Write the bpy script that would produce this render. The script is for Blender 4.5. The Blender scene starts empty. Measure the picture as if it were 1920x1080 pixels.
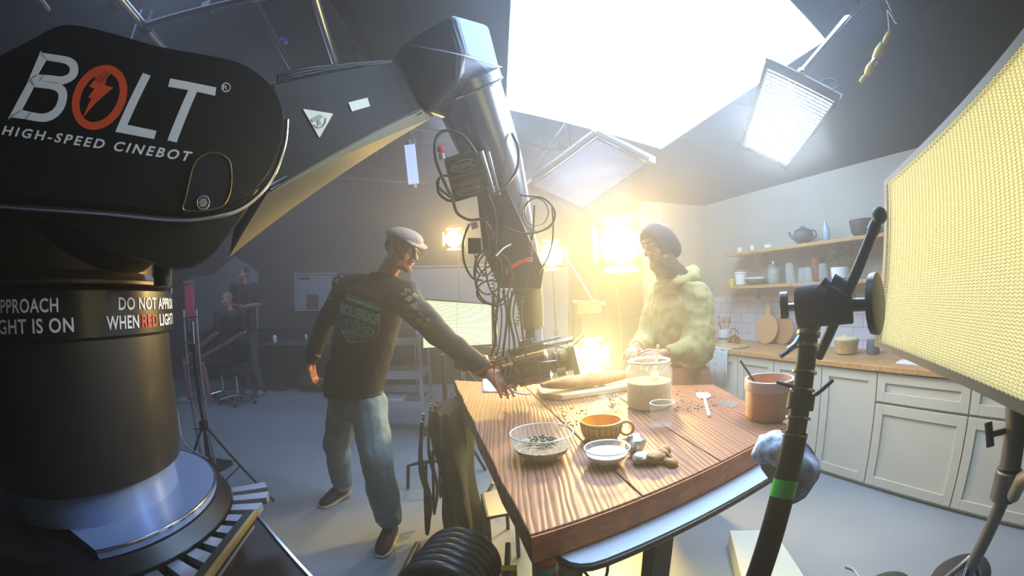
import bpy, bmesh, math, random
from mathutils import Vector, Matrix, noise
from mathutils.bvhtree import BVHTree
random.seed(7)
# ---------------------------------------------------------------- camera (wide action-camera lens), world haze, exposure
F, CH = 800.0, 1.38
PITCH, ROLL = math.radians(1.1), math.radians(-2.7)
scn = bpy.context.scene
COL = scn.collection
def tocam(v):
    c, s = math.cos(ROLL), math.sin(ROLL); v = (c*v[0]-s*v[2], v[1], s*v[0]+c*v[2])
    c, s = math.cos(PITCH), math.sin(PITCH); return Vector((v[0], c*v[1]-s*v[2], s*v[1]+c*v[2]))
cd = bpy.data.cameras.new('camera'); cam = bpy.data.objects.new('camera', cd); COL.objects.link(cam); scn.camera = cam
cd.type = 'PANO'; cd.panorama_type = 'FISHEYE_LENS_POLYNOMIAL'
cd.sensor_fit = 'HORIZONTAL'; cd.sensor_width = 36; cd.sensor_height = 20.25
for i in range(5): setattr(cd, 'fisheye_polynomial_k%d' % i, 0.0)
cd.fisheye_polynomial_k1 = -(1920/36)/F
cd.fisheye_fov = math.pi*1.9; cd.clip_start = 0.02
R_, F_, U_ = tocam((1, 0, 0)), tocam((0, 1, 0)), tocam((0, 0, 1))
cam.matrix_world = Matrix(((R_.x, U_.x, -F_.x, 0), (R_.y, U_.y, -F_.y, 0), (R_.z, U_.z, -F_.z, CH), (0, 0, 0, 1)))
vs = scn.view_settings; vs.view_transform = 'Standard'; vs.look = 'None'; vs.exposure = 0.5; vs.gamma = 1; vs.use_curve_mapping = False
scn.cycles.max_bounces = 6; scn.cycles.diffuse_bounces = 3; scn.cycles.use_adaptive_sampling = True; scn.cycles.adaptive_threshold = 0.03; scn.cycles.volume_bounces = 1; scn.cycles.use_denoising = True
scn.cycles.sample_clamp_indirect = 6; scn.cycles.caustics_reflective = False; scn.cycles.caustics_refractive = False
wd = bpy.data.worlds.new('world'); scn.world = wd; wd.use_nodes = True
wn = wd.node_tree.nodes; wl = wd.node_tree.links
wn['Background'].inputs[0].default_value = (0.35, 0.42, 0.55, 1); wn['Background'].inputs[1].default_value = 0.035
HAZE = 0.036
vsn = wn.new('ShaderNodeVolumeScatter'); vsn.inputs['Color'].default_value = (1, 1, 1, 1)
vsn.inputs['Density'].default_value = HAZE; vsn.inputs['Anisotropy'].default_value = 0.62
wl.new(vsn.outputs[0], wn['World Output'].inputs['Volume'])

CAMP = Vector((0, 0, CH))
def ray(px, py):
    dx, dz = px-960, 540-py; q = math.hypot(dx, dz) or 1e-9; t = q/F
    return tocam((math.sin(t)*dx/q, math.cos(t), math.sin(t)*dz/q))
def at(px, py, d): return CAMP + ray(px, py)*d                      # a point at a distance
def Z(px, py, z): r = ray(px, py); return CAMP + r*((z-CH)/r.z)     # on a level
def Y(px, py, y): r = ray(px, py); return CAMP + r*(y/r.y)          # at a depth
WA = math.radians(17)
KN, KU = Vector((math.cos(WA), math.sin(WA), 0)), Vector((-math.sin(WA), math.cos(WA), 0))   # kitchen wall normal / run
def K(px, py, D): r = ray(px, py); return CAMP + r*(D/(KN @ r))     # on a plane parallel to the kitchen wall
def kp(s, D, z): return KN*D + KU*s + Vector((0, 0, z))
def PL(px, py, P0, n): r = ray(px, py); return CAMP + r*(((P0-CAMP) @ n)/(r @ n))
KR = Matrix((( -KN.x, KU.x, 0), (-KN.y, KU.y, 0), (0, 0, 1)))       # columns: towards the room, along the wall, up

def light(name, kind, loc, energy, color, size=0.1, aim=None, spot=None, size_y=None):
    l = bpy.data.lights.new(name, kind); o = bpy.data.objects.new(name, l); COL.objects.link(o)
    o.location = loc; l.energy = energy; l.color = color
    if kind == 'AREA':
        l.size = size
        if size_y: l.shape = 'RECTANGLE'; l.size_y = size_y
    else: l.shadow_soft_size = size
    if kind == 'SPOT': l.spot_size = math.radians(spot or 90); l.spot_blend = 0.5
    if aim is not None: o.rotation_euler = (Vector(aim)-Vector(loc)).to_track_quat('-Z', 'Y').to_euler()
    return o

# ---------------------------------------------------------------- materials
def lin(c):
    if isinstance(c, str): c = tuple(int(c[i:i+2], 16)/255 for i in (0, 2, 4))
    return tuple(x/12.92 if x <= .04045 else ((x+.055)/1.055)**2.4 for x in c)
MATS = {}
def mat(name, col, rough=.5, metal=0, noise_=None, bump=0, bscale=40, emit=0, ecol=None, trans=0, alpha=1, coat=0, spec=.5, col2=None, stretch=None, sss=0, detail=4):
    if name in MATS: return MATS[name]
    m = bpy.data.materials.new(name); m.use_nodes = True; nt = m.node_tree; n = nt.nodes; b = n['Principled BSDF']
    c = lin(col); b.inputs['Base Color'].default_value = (*c, 1)
    b.inputs['Roughness'].default_value = rough; b.inputs['Metallic'].default_value = metal
    b.inputs['Specular IOR Level'].default_value = spec
    if trans: b.inputs['Transmission Weight'].default_value = trans
    if coat: b.inputs['Coat Weight'].default_value = coat; b.inputs['Coat Roughness'].default_value = .1
    if emit:
        b.inputs['Emission Color'].default_value = (*(lin(ecol) if ecol else c), 1); b.inputs['Emission Strength'].default_value = emit
    if alpha < 1: b.inputs['Alpha'].default_value = alpha
    if noise_ or bump or col2:
        tc = n.new('ShaderNodeTexCoord'); mp = n.new('ShaderNodeMapping'); nt.links.new(tc.outputs['Object'], mp.inputs[0])
        if stretch: mp.inputs['Scale'].default_value = stretch
        nz = n.new('ShaderNodeTexNoise'); nz.inputs['Scale'].default_value = noise_ or bscale; nz.inputs['Detail'].default_value = detail
        nt.links.new(mp.outputs[0], nz.inputs['Vector'])
        if col2 or noise_:
            cr = n.new('ShaderNodeValToRGB'); c2 = lin(col2) if col2 else tuple(x*.75 for x in c)
            cr.color_ramp.elements[0].color = (*c2, 1); cr.color_ramp.elements[1].color = (*c, 1)
            cr.color_ramp.elements[0].position = .35; cr.color_ramp.elements[1].position = .65
            nt.links.new(nz.outputs['Fac'], cr.inputs[0]); nt.links.new(cr.outputs[0], b.inputs['Base Color'])
        if bump:
            nb = n.new('ShaderNodeTexNoise'); nb.inputs['Scale'].default_value = bscale; nb.inputs['Detail'].default_value = 5
            nt.links.new(mp.outputs[0], nb.inputs['Vector'])
            bp = n.new('ShaderNodeBump'); bp.inputs['Strength'].default_value = bump; bp.inputs['Distance'].default_value = .01
            nt.links.new(nb.outputs['Fac'], bp.inputs['Height']); nt.links.new(bp.outputs[0], b.inputs['Normal'])
    MATS[name] = m; return m
BLK = mat('black_paint', '141414', .38, noise_=3, col2='0e0e0e')
BLKG = mat('black_gloss', '0b0b0c', .22, coat=.3)
DARK = mat('dark_metal', '232325', .42, .3)
RUB = mat('rubber', '111112', .6)
CHR = mat('chrome', 'd8dade', .16, 1)
STEEL = mat('steel', 'a9adb4', .35, .9, bump=.05, bscale=60)
WHT = mat('white_print', 'f2f2ee', .6)
ORG = mat('orange_print', 'f0521c', .5)
REDM = mat('red_print', 'e0202a', .5)
CREAM = mat('cream_cabinet', 'd0cab8', .45, noise_=2, col2='c9c3b1')
WOODC = mat('pale_oak', 'c99a62', .45, noise_=6, col2='b07f49', stretch=(1, 8, 8), bump=.1)
GLASS = mat('clear_glass', 'f4fbf8', .03, alpha=.12, spec=.8)
SKIN = mat('skin', 'c98a66', .5, noise_=12, col2='bd7c5a')
SKIND = mat('brown_skin', '8a563a', .5, noise_=12, col2='7b4a31')
HONEY = None

# ---------------------------------------------------------------- mesh builder
def frame(d, ref=None):
    d = Vector(d).normalized(); ref = Vector(ref) if ref is not None else (Vector((0, 0, 1)) if abs(d.z) < .95 else Vector((1, 0, 0)))
    x = ref.cross(d).normalized(); return x, d.cross(x), d
def rotm(x, y, z): return Matrix((x, y, z)).transposed()
class MB:
    def __init__(s): s.v = []; s.f = []
    def add(s, v, f):
        o = len(s.v); s.v += [Vector(a) for a in v]; s.f += [tuple(i+o for i in q) for q in f]; return s
    def box(s, c, sz, R=None):
        c = Vector(c); h = [x/2 for x in sz]; R = R or Matrix.Identity(3)
        v = [c + R @ Vector((i*h[0], j*h[1], k*h[2])) for i in (-1, 1) for j in (-1, 1) for k in (-1, 1)]
        return s.add(v, [(0, 1, 3, 2), (4, 6, 7, 5), (0, 4, 5, 1), (2, 3, 7, 6), (0, 2, 6, 4), (1, 5, 7, 3)])
    def beam(s, a, b, w, t, ref=None):
        a, b = Vector(a), Vector(b); x, y, z = frame(b-a, ref); return s.box((a+b)/2, (w, t, (b-a).length), rotm(x, y, z))
    def loft(s, rings, cap=True, closed=False):
        n = len(rings[0]); v = [p for r in rings for p in r]; f = []; m = len(rings)
        for i in range(m if closed else m-1):
            a, b = i*n, ((i+1) % m)*n
            for j in range(n): k = (j+1) % n; f.append((a+j, a+k, b+k, b+j))
        if cap and not closed: f.append(tuple(range(n))[::-1]); f.append(tuple((m-1)*n+j for j in range(n)))
        return s.add(v, f)
    def tube(s, pts, r, seg=8, closed=False, flat=1):
        pts = [Vector(p) for p in pts]; n = len(pts); rr = r if isinstance(r, (list, tuple)) else [r]*n; rings = []; x = None
        for i, p in enumerate(pts):
            a = pts[i-1] if (i > 0 or closed) else p; b = pts[(i+1) % n] if (i < n-1 or closed) else p
            d = (b-a); d = d.normalized() if d.length > 1e-9 else Vector((0, 0, 1))
            if x is None: x = frame(d)[0]
            x = (x - d*(x @ d)); x = x.normalized() if x.length > 1e-6 else frame(d)[0]; y = d.cross(x)
            rings.append([p + (x*math.cos(t)+y*math.sin(t)*flat)*rr[i] for t in [2*math.pi*j/seg for j in range(seg)]])
        return s.loft(rings, True, closed)
    def cyl(s, a, b, r, r2=None, seg=20): return s.tube([a, b], [r, r if r2 is None else r2], seg)
    def lathe(s, o, prof, seg=28, axis=(0, 0, 1), cap=True):
        o = Vector(o); x, y, z = frame(axis) if tuple(axis) != (0, 0, 1) else (Vector((1, 0, 0)), Vector((0, 1, 0)), Vector((0, 0, 1)))
        return s.loft([[o + z*h + (x*math.cos(t)+y*math.sin(t))*max(r, 1e-4) for t in [2*math.pi*j/seg for j in range(seg)]] for r, h in prof], cap)
    def ell(s, c, r, R=None, seg=14):
        c = Vector(c); R = R or Matrix.Identity(3); r = (r, r, r) if isinstance(r, (int, float)) else r; m = seg//2; rings = []
        for i in range(1, m):
            a = math.pi*i/m; rings.append([c + R @ Vector((r[0]*math.sin(a)*math.cos(t), r[1]*math.sin(a)*math.sin(t), -r[2]*math.cos(a))) for t in [2*math.pi*j/seg for j in range(seg)]])
        o = len(s.v); s.loft(rings, False); b = len(s.v); s.v += [c + R @ Vector((0, 0, -r[2])), c + R @ Vector((0, 0, r[2]))]
        for j in range(seg):
            k = (j+1) % seg; s.f.append((b, o+k, o+j)); s.f.append((b+1, o+(m-2)*seg+j, o+(m-2)*seg+k))
        return s
    def prism(s, poly, vec): vec = Vector(vec); return s.loft([[Vector(p) for p in poly], [Vector(p)+vec for p in poly]])
    def chain(s, pts, rr, seg=12):
        pts = [Vector(p) for p in pts]
        for i in range(len(pts)-1):
            a, b = pts[i], pts[i+1]; s.tube([a, a.lerp(b, .33), a.lerp(b, .67), b], [rr[i], rr[i]*.67+rr[i+1]*.33, rr[i]*.33+rr[i+1]*.67, rr[i+1]], seg)
        for p, r in zip(pts, rr): s.ell(p, r, seg=seg)
        return s
    def torus(s, c, R, r, axis=(0, 0, 1), seg=32, seg2=8, a0=0, a1=2*math.pi):
        x, y, z = frame(axis); c = Vector(c); full = abs(a1-a0-2*math.pi) < 1e-6; n = seg if full else seg+1
        return s.tube([c + (x*math.cos(t)+y*math.sin(t))*R for t in [a0+(a1-a0)*i/seg for i in range(n)]], r, seg2, closed=full)
    def build(s, name, m, parent=None, smooth=None, bevel=0, sub=0, remesh=0, relax=0, disp=0, dscale=.1, solid=0):
        me = bpy.data.meshes.new(name); o0 = parent_world(parent) if parent else Vector((0, 0, 0))
        me.from_pydata([tuple(p-o0) for p in s.v], [], s.f); me.validate()
        if not remesh:
            bm = bmesh.new(); bm.from_mesh(me); bmesh.ops.recalc_face_normals(bm, faces=bm.faces); bm.to_mesh(me); bm.free()
        me.materials.append(m); o = bpy.data.objects.new(name, me); COL.objects.link(o)
        if parent: o.parent = parent
        if smooth is not None:
            me.shade_smooth()
            if smooth: me.set_sharp_from_angle(angle=math.radians(smooth))
        if remesh:
            d = o.modifiers.new('r', 'REMESH'); d.mode = 'VOXEL'; d.voxel_size = remesh; d.use_smooth_shade = True
            if relax: d = o.modifiers.new('s', 'SMOOTH'); d.iterations = relax; d.factor = .5
        if bevel: d = o.modifiers.new('b', 'BEVEL'); d.width = bevel; d.segments = 3; d.limit_method = 'ANGLE'
        if solid: d = o.modifiers.new('so', 'SOLIDIFY'); d.thickness = solid
        if sub: d = o.modifiers.new('u', 'SUBSURF'); d.levels = sub; d.render_levels = sub
        if disp:
            t = bpy.data.textures.new('folds', 'CLOUDS'); t.noise_scale = dscale; t.noise_depth = 2
            d = o.modifiers.new('d', 'DISPLACE'); d.texture = t; d.strength = disp; d.texture_coords = 'LOCAL'
        return o
def parent_world(p):
    v = Vector(p.location)
    while p.parent: p = p.parent; v += p.location
    return v
def tag(o, label=None, cat=None, group=None, kind=None):
    if label: o['label'] = label
    if cat: o['category'] = cat
    if group: o['group'] = group
    if kind: o['kind'] = kind
    return o
def thing(name, label, cat, loc=(0, 0, 0), group=None):
    o = bpy.data.objects.new(name, None); COL.objects.link(o); o.location = loc; o.empty_display_size = .05; return tag(o, label, cat, group)
def struct(name, mb, m, **k): return tag(mb.build(name, m, **k), kind='structure')
def copy_tree(o, parent=None):
    c = o.copy(); COL.objects.link(c)
    if parent: c.parent = parent
    for ch in list(o.children): copy_tree(ch, c)
    return c
def dup(o, loc, label=None, rz=0, group=None, scale=None):
    c = copy_tree(o); c.location = loc; c.rotation_euler = (0, 0, rz)
    if scale: c.scale = (scale,)*3
    if label: c['label'] = label
    if group: c['group'] = group
    return c
def spl(pts, n=8, closed=False):
    P = [Vector(p) for p in pts]; o = []; m = len(P); rng = range(m if closed else m-1)
    for i in rng:
        if closed: a, b, c, d = P[i-1], P[i], P[(i+1) % m], P[(i+2) % m]
        else: a, b, c, d = P[max(i-1, 0)], P[i], P[i+1], P[min(i+2, m-1)]
        for k in range(n):
            t = k/n; o.append(.5*((2*b)+(c-a)*t+(2*a-5*b+4*c-d)*t*t+(3*b-a-3*c+d)*t**3))
    if not closed: o.append(P[-1])
    return o
def glyphs(s, shear=0, spacing=1.0, bold=0):
    c = bpy.data.curves.new('t', 'FONT'); c.offset = bold; c.body = s; c.shear = shear; c.space_character = spacing; c.resolution_u = 4
    o = bpy.data.objects.new('t', c); COL.objects.link(o); dg = bpy.context.evaluated_depsgraph_get()
    me = bpy.data.meshes.new_from_object(o.evaluated_get(dg)); v = [p.co.copy() for p in me.vertices]; f = [tuple(p.vertices) for p in me.polygons]
    bpy.data.objects.remove(o); bpy.data.curves.remove(c); bpy.data.meshes.remove(me)
    x0, x1 = min(p.x for p in v), max(p.x for p in v); y0, y1 = min(p.y for p in v), max(p.y for p in v)
    return [((p.x-x0)/(x1-x0), (p.y-y0)/(y1-y0)) for p in v], f
def lettering(s, fn, **k):
    uv, f = glyphs(s, **k); b = MB(); b.add([fn(u, v) for u, v in uv], f); return b
def quad(tl, tr, br, bl):
    return lambda u, v: ((bl[0]*(1-u)+br[0]*u)*(1-v)+(tl[0]*(1-u)+tr[0]*u)*v, (bl[1]*(1-u)+br[1]*u)*(1-v)+(tl[1]*(1-u)+tr[1]*u)*v)
def surf(o):
    dg = bpy.context.evaluated_depsgraph_get(); oe = o.evaluated_get(dg); me = oe.to_mesh(); v = [o.matrix_world @ p.co for p in me.vertices]
    if o.parent: w = parent_world(o.parent); v = [p.co+w for p in me.vertices]
    t = BVHTree.FromPolygons(v, [tuple(p.vertices) for p in me.polygons]); oe.to_mesh_clear(); return t
def onsurf(bvh, px, py, off=.003, dflt=None):
    r = ray(px, py); h = bvh.ray_cast(CAMP, r)
    return (h[0]-r*off) if h[0] else (CAMP+r*dflt)

# ---------------------------------------------------------------- lights of the place, plus added fill
SOFT = [Vector(p) for p in ((-0.02, 2.62, 2.6), (1.42, 3.45, 2.6), (1.72, 1.45, 2.6), (1.0, -0.35, 2.6), (-0.9, -0.05, 2.6))]
sc_ = sum(SOFT, Vector())/5
L_over = light('overhead_softbox_light', 'AREA', (0.75, 1.75, 2.56), 66, lin('a6caff'), 2.0, aim=(0.75, 1.75, 0))
YL = [at(1163, 455, 4.0), at(848, 446, 4.5)]
light('tungsten_light', 'SPOT', YL[0]+Vector((-.03, -.12, 0)), 300, lin('ffd070'), .10, aim=(0.2, 0.5, 1.3), spot=110)
light('tungsten_light', 'SPOT', YL[1]+Vector((.05, -.12, 0)), 60, lin('ffd070'), .06, aim=(0.0, 0.5, 1.3), spot=110)
light('tungsten_light', 'SPOT', at(1030, 470, 4.6), 50, lin('ffeaa0'), .07, aim=(0.0, 0.5, 1.3), spot=100)
LG = at(1112, 668, 2.75)
light('low_lamp_light', 'SPOT', LG+Vector((0, -.06, 0)), 100, lin('fff0a0'), .05, aim=(0.0, 0.6, 1.0), spot=120)
# added unseen fill areas that lift the haze over the empty studio
for q, w in (((-3.2, 4.6, 3.9), 30), ((-2.4, 1.6, 3.9), 12), ((-.4, 5.4, 3.9), 60)):
    light('added_fill_light', 'AREA', q, w, lin('a8c2f0'), 1.2, aim=(q[0], q[1], 0))
# ---------------------------------------------------------------- setting
CEIL = 4.1
def wallbox(name, a, b, h, t, m, z0=0):
    a, b = Vector(a), Vector(b); d = (b-a).normalized(); n = Vector((d.y, -d.x, 0))
    return struct(name, MB().prism([a+Vector((0, 0, z0)), b+Vector((0, 0, z0)), b+Vector((0, 0, h)), a+Vector((0, 0, h))], n*t), m)
FLOORM = mat('painted_floor', '8f979f', .36, noise_=1.1, col2='848c95', bump=.03, bscale=8)
WALLD = mat('dark_studio_paint', '4a4d52', .75, noise_=2, col2='44474c', bump=.05)
struct('floor', MB().box((-1.2, 3.0, -.05), (11.6, 9.2, .1)), FLOORM)
struct('ceiling', MB().box((-1.2, 3.0, CEIL+.05), (11.6, 9.2, .1)), mat('dark_ceiling', '45454a', .85, noise_=2))
wallbox('wall_back', (4.6, 7.0, 0), (-6.9, 7.0, 0), CEIL, .1, WALLD)
wallbox('wall_left', (-6.9, 7.0, 0), (-6.9, -1.5, 0), CEIL, .1, WALLD)
wallbox('wall_right', (4.55, -1.5, 0), (4.55, 7.0, 0), CEIL, .1, WALLD)
# kitchen set: cream run wall with a tiled lower part, a return wall at its far end
KD, KS0, KS1, KH = 3.30, -1.15, 3.47, 2.26
CREAMW = mat('set_wall_plaster', 'b9ae9e', .8, noise_=3, col2='b3a897')
struct('wall_kitchen', MB().prism([kp(KS0, KD, 0), kp(KS1+.1, KD, 0), kp(KS1+.1, KD, KH), kp(KS0, KD, KH)], KN*.1), CREAMW)
struct('wall_return', MB().prism([kp(KS1, KD, 0), kp(KS1, KD-.86, 0), kp(KS1, KD-.86, KH), kp(KS1, KD, KH)], KU*.08), CREAMW)
TILE = bpy.data.materials.new('white_tiles'); TILE.use_nodes = True
nt = TILE.node_tree; b_ = nt.nodes['Principled BSDF']; b_.inputs['Roughness'].default_value = .2
tx = nt.nodes.new('ShaderNodeTexBrick'); tx.inputs['Color1'].default_value = (*lin('ddd8dc'), 1); tx.inputs['Color2'].default_value = (*lin('d4cfd6'), 1)
tx.inputs['Mortar'].default_value = (*lin('b5afb8'), 1); tx.inputs['Scale'].default_value = 1; tx.inputs['Brick Width'].default_value = .2
tx.inputs['Row Height'].default_value = .1; tx.inputs['Mortar Size'].default_value = .004
tcn = nt.nodes.new('ShaderNodeTexCoord'); mpn = nt.nodes.new('ShaderNodeMapping'); mpn.vector_type = 'POINT'
mpn.inputs['Rotation'].default_value = (math.radians(90), 0, 0)
mp2 = nt.nodes.new('ShaderNodeMapping'); mp2.inputs['Rotation'].default_value = (0, 0, -(WA+math.pi/2))
nt.links.new(tcn.outputs['Object'], mp2.inputs[0]); nt.links.new(mp2.outputs[0], mpn.inputs[0]); nt.links.new(mpn.outputs[0], tx.inputs[0]); nt.links.new(tx.outputs[0], b_.inputs[0])
b = MB(); b.prism([kp(KS0, KD-.012, .83), kp(KS1, KD-.012, .83), kp(KS1, KD-.012, 1.26), kp(KS0, KD-.012, 1.26)], KN*.012)
struct('trim_1', b, TILE)
# plain ceiling downlights
for i, (px, py, lb) in enumerate(((1665, 165, 'small round recessed ceiling downlight beside the hanging yellow cable tag'), (1828, 76, 'small dim ceiling downlight above the big honeycomb panel'))):
    p = Z(px, py, CEIL-.02); t = thing('ceiling_downlight', lb, 'ceiling light', p, 'ceiling downlights')
    MB().torus(p, .075, .014, seg=24).build('trim_ring', WHT, t, smooth=40)
    MB().cyl(p+Vector((0, 0, .005)), p+Vector((0, 0, -.012)), .066).build('lamp_lens', mat('downlight_glow%d' % i, 'ffffff', emit=[14, 2][i]), t)
# ---------------------------------------------------------------- kitchen cabinets
CF = 2.72     # door fronts
def cabinet(s0, s1, kind, label):
    t = thing('base_cabinet', label, 'cabinet', kp((s0+s1)/2, CF+.3, 0), 'cream base cabinets of the kitchen set')
    R = KR; w = s1-s0; c = lambda D, z: kp((s0+s1)/2, D, z)
    MB().box(c(CF+.29, .405), (.55, w-.002, .79), R).build('cabinet_body', CREAM, t)
    def front(nm, a0, a1, z0, z1):
        P = lambda s, D, z: kp(s, D, z); g = .004; st = .062; b = MB(); a0 += g; a1 -= g; z0 += g; z1 -= g
        for (x0, x1, y0, y1, th) in ((a0, a0+st, z0, z1, .02), (a1-st, a1, z0, z1, .02), (a0+st, a1-st, z1-st, z1, .02), (a0+st, a1-st, z0, z0+st, .02), (a0+st, a1-st, z0+st, z1-st, .008)):
            b.box(kp((x0+x1)/2, CF+.012-th/2, (y0+y1)/2), (th, x1-x0, y1-y0), R)
        return b.build(nm, CREAM, t, bevel=.0015)
    if kind == 'door': front('door', s0, s1, .03, .79)
    elif kind == 'drawer': front('drawer', s0, s1, .60, .79); front('door', s0, s1, .03, .59)
    elif kind == 'two': front('door', s0, (s0+s1)/2, .03, .79); front('door', (s0+s1)/2, s1, .03, .79)
    MB().box(kp((s0+s1)/2, CF+.05, .015), (.04, w, .03), R).build('plinth', mat('plinth_dark_grey', '5c5a52', .6), t)  # recessed plinth, a darker grey than the doors
    return t
cabinet(-1.10, -.20, 'drawer', 'cream shaker base cabinet at the near end behind the silver stand')
cabinet(-.20, .52, 'drawer', 'cream drawer cabinet partly behind the silver light stand')
cabinet(.52, 1.20, 'drawer', 'cream cabinet with one wide drawer over a door')
cabinet(1.20, 1.66, 'door', 'cream cabinet with one tall plain door right of the black pole')
cabinet(1.66, 2.12, 'door', 'cream cabinet mostly behind the black pole')
cabinet(2.12, 2.52, 'door', 'cream cabinet behind the terracotta pot')
cabinet(2.52, 3.44, 'two', 'cream cabinet at the far end beside the woman')
b = MB().box(kp((KS0+3.46)/2, CF+.27, .815), (.60, 3.46-KS0, .036), KR)
tag(b.build('kitchen_worktop', WOODC, bevel=.004), 'long pale oak worktop over the cream cabinets', 'worktop')
# ---------------------------------------------------------------- two wall shelves with what stands on them
SH = []
for z, s0, s1, lb in ((1.37, .3, 3.07, 'lower pale wooden wall shelf with jars and glasses'), (1.68, .4, 2.98, 'upper pale wooden wall shelf under the dark ceiling')):
    t = thing('wall_shelf', lb, 'shelf', kp((s0+s1)/2, KD-.13, z), 'wall shelves')
    MB().box(kp((s0+s1)/2, KD-.13, z-.014), (.26, s1-s0, .028), KR).build('shelf_board', WOODC, t, bevel=.003)
    for k in (.12, .5, .88):
        s = s0+(s1-s0)*k; b = MB(); b.box(kp(s, KD-.012, z-.08), (.02, .025, .13), KR); b.beam(kp(s, KD-.20, z-.032), kp(s, KD-.02, z-.14), .016, .016); b.build('bracket', WOODC, t)
SHZ, SHU = 1.37, 1.68
GREENG = mat('green_leaf', '6f9a3c', .5, noise_=8, col2='4c7a2a')
def jar(s, D, z, r, h, fill, fm, label, group='jars on the shelves', lid=None, name='storage_jar', cat='jar'):
    p = kp(s, D, z); t = thing(name, label, cat, p, group)
    MB().lathe(p, [(r*.9, 0), (r, .01), (r, h*.8), (r*.8, h*.9), (r*.82, h), (r*.76, h), (r*.74, h*.9), (r*.93, h*.78), (r*.93, .012), (.001, .008)], cap=False).build('glass_body', GLASS, t, smooth=40)
    if fill: MB().lathe(p, [(r*.90, .010), (r*.91, .02), (r*.91, h*fill), (.001, h*fill+.005)]).build('contents', fm, t, smooth=40)
    if lid: MB().lathe(p, [(r*.86, h+.001), (r*.88, h+.02), (r*.3, h+.03), (r*.2, h+.05)]).build('lid', lid, t, smooth=40)
    return t
def pot(s, D, z, prof, m, label, name, cat, group=None):
    p = kp(s, D, z); t = thing(name, label, cat, p, group); MB().lathe(p, prof).build(name+'_body', m, t, smooth=40); return t, p
CERW = mat('white_ceramic', 'ecebe4', .3)
CERG = mat('grey_ceramic', '75757a', .5); CERB = mat('dark_ceramic', '4c4a4d', .45)
t, p = pot(2.86, 3.15, SHZ, [(.04, 0), (.055, .01), (.06, .11), (.066, .115), (.066, .13), (.05, .13), (.05, .02)], CERW, 'white ceramic pot on the lower shelf', 'ceramic_pot', 'pot', 'crockery on the shelves')
MB().lathe(p, [(.067, .131), (.05, .15), (.012, .155), (.014, .175)]).build('lid', CERG, t, smooth=40)
pot(2.98, 3.15, SHZ, [(.03, 0), (.034, .06), (.03, .065), (.01, .07)], mat('lemon_skin', 'e0c02a', .5), 'small yellow cup at the far end of the lower shelf', 'yellow_cup', 'cup')
t, p = pot(2.66, 3.15, SHZ, [(.05, 0), (.1, .03), (.115, .05), (.11, .05), (.05, .01)], CERG, 'stack of grey plates on the lower shelf', 'serving_dish', 'dish', 'crockery on the shelves')
t = tag(MB().prism([p+KU*a+Vector((0, 0, .055+b_*.03)) for a, b_ in ((-.1, 0), (.08, .2), (.1, .6), (-.08, .5))], -KN*.05).build('folded_napkin', CERW), 'white folded napkin lying on the grey dish', 'napkin')
jar(2.44, 3.15, SHZ, .062, .15, .72, mat('green_beans', '8f9a7a', .7, noise_=60, col2='5d6b48'), 'squat clip-top jar of green beans on the lower shelf', lid=STEEL)
jar(2.25, 3.14, SHZ, .042, .17, 0, None, 'tall empty glass on the lower shelf beside the bean jar', 'drinking glasses on the lower shelf', name='drinking_glass', cat='glass')
jar(2.14, 3.17, SHZ, .036, .12, 0, None, 'short empty tumbler on the lower shelf', 'drinking glasses on the lower shelf', name='drinking_glass', cat='glass')
jar(2.05, 3.13, SHZ, .036, .12, 0, None, 'short tumbler standing before the copper caddy', 'drinking glasses on the lower shelf', name='drinking_glass', cat='glass')
jar(1.90, 3.14, SHZ, .04, .14, 0, None, 'straight glass next to the green plant', 'drinking glasses on the lower shelf', name='drinking_glass', cat='glass')
pot(1.99, 3.2, SHZ, [(.04, 0), (.05, .02), (.05, .19), (.046, .19), (.04, .02)], mat('rose_copper', 'a06a55', .4, .3), 'dull copper canister behind the glasses on the lower shelf', 'copper_canister', 'canister')
t, p = pot(1.72, 3.12, SHZ, [(.05, 0), (.075, .02), (.08, .1), (.07, .1)], CERW, 'bushy green houseplant in a white pot on the lower shelf', 'potted_plant', 'plant')
b = MB()
for i in range(150):
    a, e = random.uniform(0, 6.28), random.uniform(.0, 1.5); rr = random.uniform(.04, .105)
    q = p+Vector((0, 0, .15))+Vector((math.cos(a)*math.cos(e)*rr, math.sin(a)*math.cos(e)*rr, math.sin(e)*rr*.9)); x, y, z = frame((math.cos(a), math.sin(a), random.uniform(-.2, .6)))
    b.add([q, q+z*.022+x*.011, q+z*.040, q+z*.022-x*.011], [(0, 1, 2, 3)])
for a in range(6): b.tube([p+Vector((0, 0, .09)), p+Vector((math.cos(a)*.06, math.sin(a)*.06, .22))], .003, 5)
b.build('foliage', GREENG, t)
UP = [(2.84, .03, .05, CERW, 'tiny white egg cup near the far end of the upper shelf', 'egg_cup', 'cup'), (2.68, .02, .055, CERW, 'small white figurine jug on the upper shelf', 'milk_jug', 'jug'), (2.48, .04, .04, CERW, 'low white dish on the upper shelf', 'side_dish', 'dish')]
for s, r, h, m, lb, nm, ct in UP:
    pot(s, 3.15, SHU, [(r*.7, 0), (r, h*.3), (r*1.05, h), (r*.9, h), (r*.8, h*.3)], m, lb, nm, ct, 'crockery on the shelves')
t, p = pot(2.08, 3.15, SHU, [(.05, 0), (.09, .04), (.095, .08), (.07, .12), (.03, .135), (.012, .15)], CERB, 'dark round teapot on the upper shelf', 'teapot', 'teapot')
MB().tube(spl([p+KU*.08+Vector((0, 0, .05)), p+KU*.13+Vector((0, 0, .07)), p+KU*.15+Vector((0, 0, .12))]), .01, 8).build('spout', CERB, t, smooth=60)
MB().torus(p-KU*.1+Vector((0, 0, .07)), .035, .007, axis=KN).build('handle', CERB, t, smooth=60)
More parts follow.
